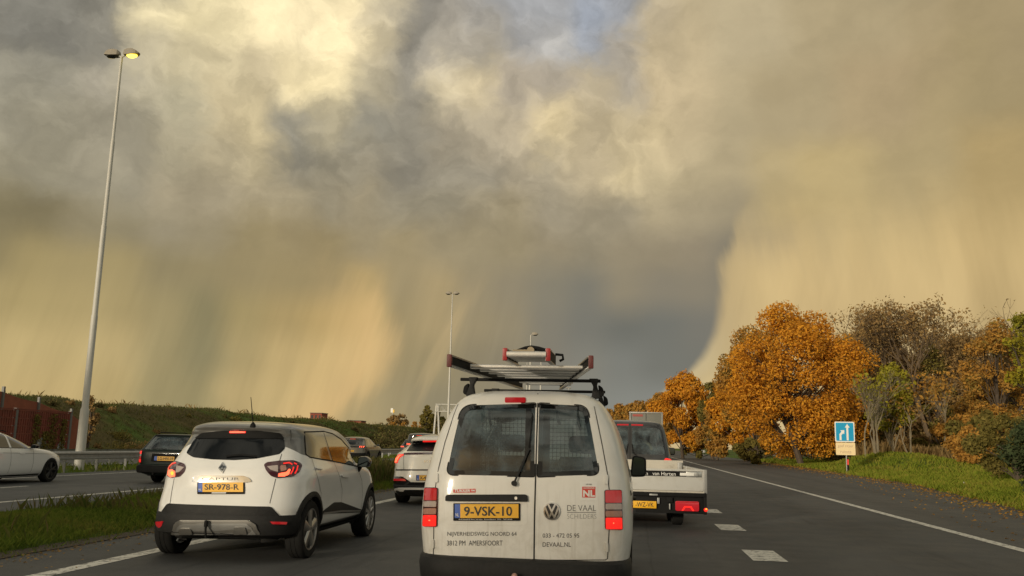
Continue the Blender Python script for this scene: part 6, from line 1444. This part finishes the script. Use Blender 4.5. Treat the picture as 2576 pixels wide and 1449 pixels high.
# ------------------------------------------------------------------ farther cars on the other carriageway
def suv(name, label, loc, paint, h=1.62, lit=True, boxy=0., lamp='claws', cat='car', ln=4.45):
    k = h / 1.62
    c = Car(name, label, cat, [(.22, .78, .2, ln - .25, .6, 4, .8, 3), (.34 * k, .89, .04, ln - .05, .7, 4, .9, 2.8), (.55 * k, .915, .0, ln, .7, 4, .9, 2.8), (.80 * k, .92, .04, ln - .02, .7, 4, .9, 2.8), (.98 * k, .91, .08, ln - .2, .7, 4, .9, 2.8), (1.06 * k, .89, .11, ln - .6, .7, 4, .9, 2.8),
        (1.12 * k, .86, .15 - boxy * .05, ln - 1.2, .7, 4, .8, 2.8), (1.25 * k, .80 + boxy * .06, .32 - boxy * .2, ln - 1.45, .7, 4, .8, 2.8), (1.42 * k, .72 + boxy * .1, .50 - boxy * .35, ln - 1.8, .7, 4, .7, 2.8), (1.50 * k, .68 + boxy * .1, .50 - boxy * .35, ln - 2.0, .6, 4, .7, 2.8), (1.57 * k, .58 + boxy * .1, .56 - boxy * .3, ln - 2.2, .6, 3.6, .7, 2.8), (1.605 * k, .40, .8, ln - 2.5, .5, 3, .6, 2.8), (h, .15, 1.2, ln - 2.9, .3, 3, .3, 2.5)], loc, paint, sub=4, group='cars on the far carriageway')
    c.wells((.92, ln - .95), .38); c.finish(28)
    c.patch('rear_window', rnd([(-.70, 1.12 * k), (.70, 1.12 * k), (.60, 1.44 * k), (-.60, 1.44 * k)], .06), 'R', 'glass_opaque', .004, .01)
    sp2 = c.patch('roof_spoiler', rnd([(-.62, 1.455 * k), (.62, 1.455 * k), (.58, 1.50 * k), (-.58, 1.50 * k)], .02), 'R', 'black_gloss', .01, .02)
    c.patch('brake_light', [(-.18, 1.47 * k), (.18, 1.47 * k), (.18, 1.485 * k), (-.18, 1.485 * k)], 'R', 'lamp_red_lit' if lit else 'lamp_red', .014, .006, parent=sp2)
    for sg in (1, -1):
        q = c.patch('tail_lamp', rnd([(sg * .40, .96 * k), (sg * .86, .95 * k), (sg * .88, 1.06 * k), (sg * .40, 1.06 * k)], .02), 'R', 'lamp_dark', .01, .02)
        for j in range(3): c.patch('light_claw', [(sg * (.56 + .10 * j), .965 * k), (sg * (.60 + .10 * j), .965 * k), (sg * (.63 + .10 * j), 1.05 * k), (sg * (.59 + .10 * j), 1.05 * k)], 'R', 'lamp_red_hot' if lit else 'lamp_red', .016, .006, parent=q, step=.06)
    c.patch('black_panel', rnd([(-.42, .96 * k), (.42, .96 * k), (.42, 1.05 * k), (-.42, 1.05 * k)], .02), 'R', 'black_gloss', .008, .01)
    bumper(c, [(.24, .84, .12, .6, 4), (.32, .89, .03, .7, 4), (.45, .918, -.01, .7, 4), (.62, .925, .0, .7, 4), (.64, .915, .02, .7, 4)], .50)
    pl_ = c.patch('number_plate', [(-.26, .68 * k), (.26, .68 * k), (.26, .79 * k), (-.26, .79 * k)], 'R', 'plate_yellow', .014, .01)
    c.patch('country_band', [(-.26, .68 * k), (-.22, .68 * k), (-.22, .79 * k), (-.26, .79 * k)], 'R', 'plate_blue', .016, .004, parent=pl_, step=.05)
    for (a, b, t0, t1) in ((.95, 1.62, 1.08, 1.62), (1.70, 2.75, 1.68, 2.35)):
        c.patch('side_window', rnd([(a, 1.13 * k), (b, 1.11 * k), (t1, 1.45 * k), (t0 + .05, 1.46 * k)], .05), 'S', 'glass_side', .004, .01, mirror=True)
    for yy in (1.66, 2.85): c.seam([(yy, .34), (yy, .7), (yy - .02, 1.1 * k)], 'S', .008, mirror=True)
    c.arch(.92, .37, .42, zc=.36); c.arch(ln - .95, .37, .42, zc=.36)
    for sg in (1, -1):
        mm = MB(); mm.prism(rnd([(sg * .90, 1.05 * k), (sg * 1.07, 1.06 * k), (sg * 1.07, 1.19 * k), (sg * .93, 1.19 * k)], .03), 'Y', ln - 1.72, ln - 1.58); mo = mm.build('door_mirror', 'black_gloss', c.root, bevel=.02)
        mm = MB(); mm.prism([(sg * .93, 1.07 * k), (sg * 1.05, 1.075 * k), (sg * 1.05, 1.175 * k), (sg * .945, 1.175 * k)], 'Y', ln - 1.727, ln - 1.721); mm.build('mirror_face', 'mirror_glass', mo)
    c.seam([(1.45, .36), (2.2, .35), (3.0, .36)], 'S', .03, 'silver_trim', 'sill_strip', off=.012, mirror=True)
    mb = MB(); mb.box((0, ln / 2, .24), (1.5, ln - 1, .08)); mb.build('underbody', 'rubber', c.root)
    for x in (.81, -.81): c.wheel(x, .92, .35, .22, 'five', 'rim_dark'); c.wheel(x, ln - .95, .35, .22, 'five', 'rim_dark')
    return c
suv('bronze_suv', 'bronze grey sport utility car with claw-shaped tail lights beside the guard rail', (-17.55, 54.6, 0), 'bronze_paint')
suv('dark_minivan', 'dark blue-grey tall people carrier seen over the white crossover', (-13.9, 57.5, 0), 'grey_paint', h=1.98, boxy=1., cat='van', ln=4.9)
suv('dark_suv', 'black sport utility car with lit tail lights left of the people carrier', (-17.3, 69, 0), 'black_paint')

# ------------------------------------------------------------------ black van, its flatbed trailer, box truck
bv = Car('black_van', 'black tall van towing the flatbed trailer', 'van', [
    (.25, .80, .2, 4.7, .6, 5, .9, 3), (.38, .90, .04, 4.88, .7, 6, 1., 3), (.60, .935, .0, 4.92, .8, 7, 1., 3), (.95, .945, .02, 4.86, .8, 7, 1., 3), (1.12, .938, .04, 4.5, .8, 7, 1., 3), (1.22, .925, .06, 4.1, .8, 7, .9, 3),
    (1.40, .89, .10, 3.75, .75, 7, .8, 3.2), (1.65, .835, .16, 3.35, .7, 7, .8, 3.2), (1.84, .775, .20, 3.0, .6, 6.5, .7, 3.2), (1.92, .70, .24, 2.8, .5, 6, .7, 3), (1.96, .56, .36, 2.6, .5, 5, .6, 3), (1.985, .3, .7, 2.3, .3, 4, .4, 3)],
    (-.09, 20.85, 0), 'black_paint', sub=4)
bv.cavity(.6, 1.88, .25, 3.4)
BW = [rnd([(.05, 1.20), (.80, 1.20), (.685, 1.80), (.05, 1.81)], [.02, .07, .09, .02]), rnd([(-.05, 1.20), (-.80, 1.20), (-.685, 1.80), (-.05, 1.81)], [.02, .07, .09, .02])]
for b_ in BW: bv.hole(b_, 'R', .35, out=.25)
bv.hole(rnd([(-.72, 1.28), (.72, 1.28), (.62, 1.78), (-.62, 1.78)], .06), 'F', .9, out=.5)
bv.wells((1.0, 4.0), .36); bv.finish(28)
for b_ in BW: bv.patch('rear_window', b_, 'R', 'glass_light', -.004, .004)
bv.patch('windscreen', rnd([(-.72, 1.28), (.72, 1.28), (.62, 1.78), (-.62, 1.78)], .06), 'F', 'glass_clear', -.004, .004)
bv.seam([(0, .55), (0, 1.2), (0, 1.9)], 'R', .02, name='door_gap'); bv.seats(2.6, .75, top=.95)
for sg in (1, -1):
    bv.patch('brake_light', rnd([(sg * .03, 1.845), (sg * .30, 1.842), (sg * .30, 1.875), (sg * .03, 1.878)], .008), 'R', 'lamp_red', .012, .012)
    tl2 = bv.patch('tail_lamp', rnd([(sg * .74, .92), (sg * .93, .92), (sg * .925, 1.10), (sg * .80, 1.13), (sg * .745, 1.05)], .03), 'R', 'lamp_red_lit', .02, .03)
    bv.patch('bulb_glow', ellipse(sg * .85, .98, .025, .03, 12), 'R', 'lamp_red_hot', .024, .004, parent=tl2)
    bv.patch('lamp_housing', rnd([(sg * .745, .70), (sg * .93, .70), (sg * .93, .91), (sg * .745, .91)], .02), 'R', 'lamp_red', .018, .03)
    strokes(bv, [[(sg * .22, 1.11), (sg * .08, 1.22), (sg * .045, 1.42)]], .022, 'R', 'rubber', .03, bv.root, 'wiper')
    mm = MB(); mm.prism(rnd([(sg * .94, 1.18), (sg * 1.17, 1.17), (sg * 1.18, 1.36), (sg * .97, 1.38)], .05), 'Y', 3.55, 3.68); mo = mm.build('door_mirror', 'black_gloss', bv.root, bevel=.03)
    mm = MB(); mm.prism(rnd([(sg * .98, 1.20), (sg * 1.15, 1.195), (sg * 1.155, 1.34), (sg * .99, 1.355)], .04), 'Y', 3.543, 3.549); mm.build('mirror_face', 'mirror_glass', mo)
mb = MB(); mb.tube([(.55, 1.95, 1.30), (.48, 1.98, 1.42), (.30, 2.05, 1.56), (.22, 2.06, 1.6)], [.05, .045, .04, .035], 8); mb.build('roof_load', 'bag_tan', bv.root, 50)
bumper(bv, [(.28, .88, .12, .7, 6), (.36, .93, .0, .8, 6), (.50, .955, -.03, .8, 6), (.58, .95, -.02, .8, 6), (.60, .93, .02, .8, 6)], .55)
mb = MB(); mb.box((0, 2.4, .3), (1.6, 4, .1)); mb.tube([(0, -.1, .42), (0, .4, .36)], .03, 8); mb.build('underbody', 'rubber', bv.root)
for x in (.84, -.84): bv.wheel(x, 1.0, .34, .22, 'steel', 'rim_dark'); bv.wheel(x, 4.0, .34, .22, 'steel', 'rim_dark')

mat('board_white', (.50, .495, .47), .5, var=.05, vscale=2., dirt=((.36, .33, .28), 3., .50, .85))
mat('board_inner', (.46, .43, .37), .6, var=.1, vscale=3., dirt=((.20, .17, .13), 5., .50, .75))
mat('trailer_lamp', (.42, .01, .02), .2, coat=.8, emit=(1, .05, .06), estr=.10)
tr = tag(empty('flatbed_trailer', (.0, 15.85, 0), rz=R(2.5)), 'white flatbed trailer with low drop sides and a lettered black band', 'trailer')
def P_(name, c, d, mt_, par=tr, bev=.006): mb = MB(); mb.box(c, d); return mb.build(name, mt_, par, bevel=bev)
tg = P_('tailboard', (0, 0, .818), (2.34, .035, .356), 'board_white')
P_('black_band', (-.02, -.020, .919), (2.28, .006, .088), 'rubber', tg, .001); P_('top_rail', (0, -.006, .982), (2.34, .05, .034), 'board_white', tg)
flat_text('van', .316, .886, .428, .928, -.0245, 'sticker_white', tg); flat_text('Harten', .465, .886, .709, .948, -.0245, 'sticker_white', tg); flat_text('n', .20, .886, .236, .925, -.0245, 'sticker_white', tg)
la = P_('latch', (.90, -.03, .915), (.24, .02, .05), 'sticker_white', tg); P_('latch_hook', (1.06, -.03, .915), (.07, .03, .06), 'steel_galv', la); P_('latch_plate', (1.02, -.022, .915), (.26, .01, .09), 'alloy', la)
for sg in (1, -1):
    P_('corner_post', (sg * 1.205, .02, .80), (.07, .09, .40), 'steel_galv'); sb = P_('side_board', (sg * 1.19, 1.75, .82), (.035, 3.4, .36), 'board_inner')
    P_('side_rail', (sg * 1.19, 1.75, .985), (.05, 3.4, .03), 'board_white', sb)
    for yy in (.9, 1.8, 2.7): P_('stake', (sg * 1.165, yy, .84), (.03, .07, .32), 'steel_galv', sb)
hb = P_('headboard', (0, 3.45, .86), (2.34, .035, .48), 'board_inner'); P_('hinge_plate', (1.10, 3.41, .95), (.09, .05, .22), 'steel_galv', hb)
P_('deck', (0, 1.72, .615), (2.38, 3.5, .04), 'board_inner'); P_('rear_beam', (0, .02, .575), (2.44, .10, .075), 'rubber')
P_('lamp_panel', (.62, .05, .40), (1.18, .05, .29), 'rubber'); P_('lamp_panel', (-.62, .05, .40), (1.18, .05, .29), 'rubber'); P_('edge_bracket', (1.205, .03, .43), (.05, .10, .36), 'rubber')
for sg in (1, -1):
    mb = MB(); mb.prism(rnd([(sg * .70, .30), (sg * 1.10, .30), (sg * 1.10, .465), (sg * .70, .465)], .03), 'Y', -.02, .025); tl3 = mb.build('tail_lamp', 'trailer_lamp', tr, bevel=.008)
    mb = MB(); mb.prism(rnd([(sg * .80, .305), (sg * .85, .385), (sg * .97, .385), (sg * 1.02, .305), (sg * .985, .305), (sg * .95, .36), (sg * .87, .36), (sg * .835, .305)], .008, 2), 'Y', -.026, -.02); mb.build('light_guide', 'lamp_red_lit', tl3)
    mb = MB(); mb.box((sg * .90, -.022, .448), (.36, .008, .016)); mb.build('light_line', 'lamp_red', tl3)
    mb = MB(); mb.lathe([(.001, -.03), (.03, -.025), (.035, 0)], 'Y', 12, (sg * 1.21, -.02, .33)); ml = mb.build('marker_lamp', 'lamp_red_lit', tr, 50)
    mb = MB(); mb.lathe([(.001, -.036), (.014, -.03)], 'Y', 10, (sg * 1.215, -.02, .345)); mb.build('bulb_glow', 'lamp_amber_lit', ml)
np_ = P_('number_plate', (.12, -.01, .39), (.52, .012, .12), 'plate_yellow'); flat_text('-WZ-VK', .025, .352, .335, .428, -.0185, 'plate_ink', np_, 'plate_characters')
for x, z in ((.33, .56), (-.30, .56)): P_('hinge', (x, -.03, z), (.14, .03, .03), 'steel_galv')
lt = P_('board_lock', (.415, .0, .46), (.04, .04, .10), 'steel_galv'); P_('lock_handle', (.605, -.02, .37), (.022, .02, .10), 'steel_galv', lt)
lt = P_('board_lock', (.605, .0, .48), (.10, .05, .09), 'rubber')
P_('axle', (0, 1.7, .30), (1.7, .08, .08), 'dark_metal'); P_('drawbar', (0, 4.15, .45), (.10, 1.5, .08), 'steel_galv')
for x in (.80, -.80):
    for yy in (.85, 1.75):
        e = empty('wheel', (x, yy, .30), tr); r = .30; h = .10; mb = MB()
        mb.lathe([(r * .62, -h), (r * .85, -h), (r * .97, -h * .85), (r, -h * .5), (r, h * .5), (r * .97, h * .85), (r * .85, h), (r * .62, h)], 'X', 30); mb.build('tyre', 'tyre', e, 40)
        mb = MB(); mb.lathe([(r * .63, h * (1 if x > 0 else -1) * .9), (r * .4, h * (1 if x > 0 else -1) * .5), (.001, h * (1 if x > 0 else -1) * .6)], 'X', 20); mb.build('rim', 'steel_galv', e, 40)
        mb = MB(); vs = []
        for k_ in range(13):
            a = R(0 + 180 * k_ / 12)
            for xx in (-.12, .12): vs.append((xx, .36 * math.cos(a), .36 * math.sin(a) - .02))
        mb.add(vs, [(2 * i, 2 * i + 1, 2 * i + 3, 2 * i + 2) for i in range(12)]); mb.build('mudguard', 'rubber', e, 60)

mat('truck_box', (.15, .15, .13), .6, var=.08, vscale=1.); mat('truck_red', (.32, .06, .05), .6)
tk = tag(empty('box_truck', (.90, 68, 0)), 'grey box truck with a faded red stripe ahead of the black van', 'truck')
def Q_(name, c, d, mt_, par=tk, bev=.02): mb = MB(); mb.box(c, d); return mb.build(name, mt_, par, bevel=bev)
bx_ = Q_('cargo_box', (0, 3.6, 2.45), (2.5, 7.2, 3.05), 'truck_box'); Q_('door_frame', (-1.16, -.03, 2.45), (.12, .06, 3.0), 'post_galv', bx_); Q_('door_frame', (1.19, -.03, 2.45), (.10, .06, 3.0), 'post_galv', bx_); Q_('door_frame', (0, -.03, 3.93), (2.5, .06, .09), 'steel_galv', bx_)
Q_('door_gap', (0, -.012, 2.4), (.03, .02, 2.9), 'gap', bx_, 0.); Q_('red_stripe', (-.62, -.012, 3.72), (.75, .02, .16), 'truck_red', bx_, 0.)
Q_('chassis', (0, 4., .75), (1.0, 8.5, .25), 'rubber'); Q_('rear_bumper', (0, .1, .55), (2.3, .12, .14), 'rubber'); cb = Q_('cab', (0, 8.3, 1.75), (2.4, 1.9, 2.3), 'truck_box', tk, .15); Q_('windscreen', (0, 9.26, 2.2), (2.1, .05, .8), 'glass_opaque', cb)
for sg in (1, -1): Q_('tail_lamp', (sg * .95, .03, .75), (.35, .06, .14), 'lamp_red')
for x in (.98, -.98):
    for yy in (1.8, 7.6):
        e = empty('wheel', (x, yy, .48), tk); mb = MB(); mb.lathe([(.28, -.14), (.44, -.14), (.48, -.09), (.48, .09), (.44, .14), (.28, .14)], 'X', 28); mb.build('tyre', 'tyre', e, 40)
        mb = MB(); mb.lathe([(.29, .12), (.18, .04), (.001, .05)], 'X', 18); mb.build('rim', 'steel_galv', e, 40)
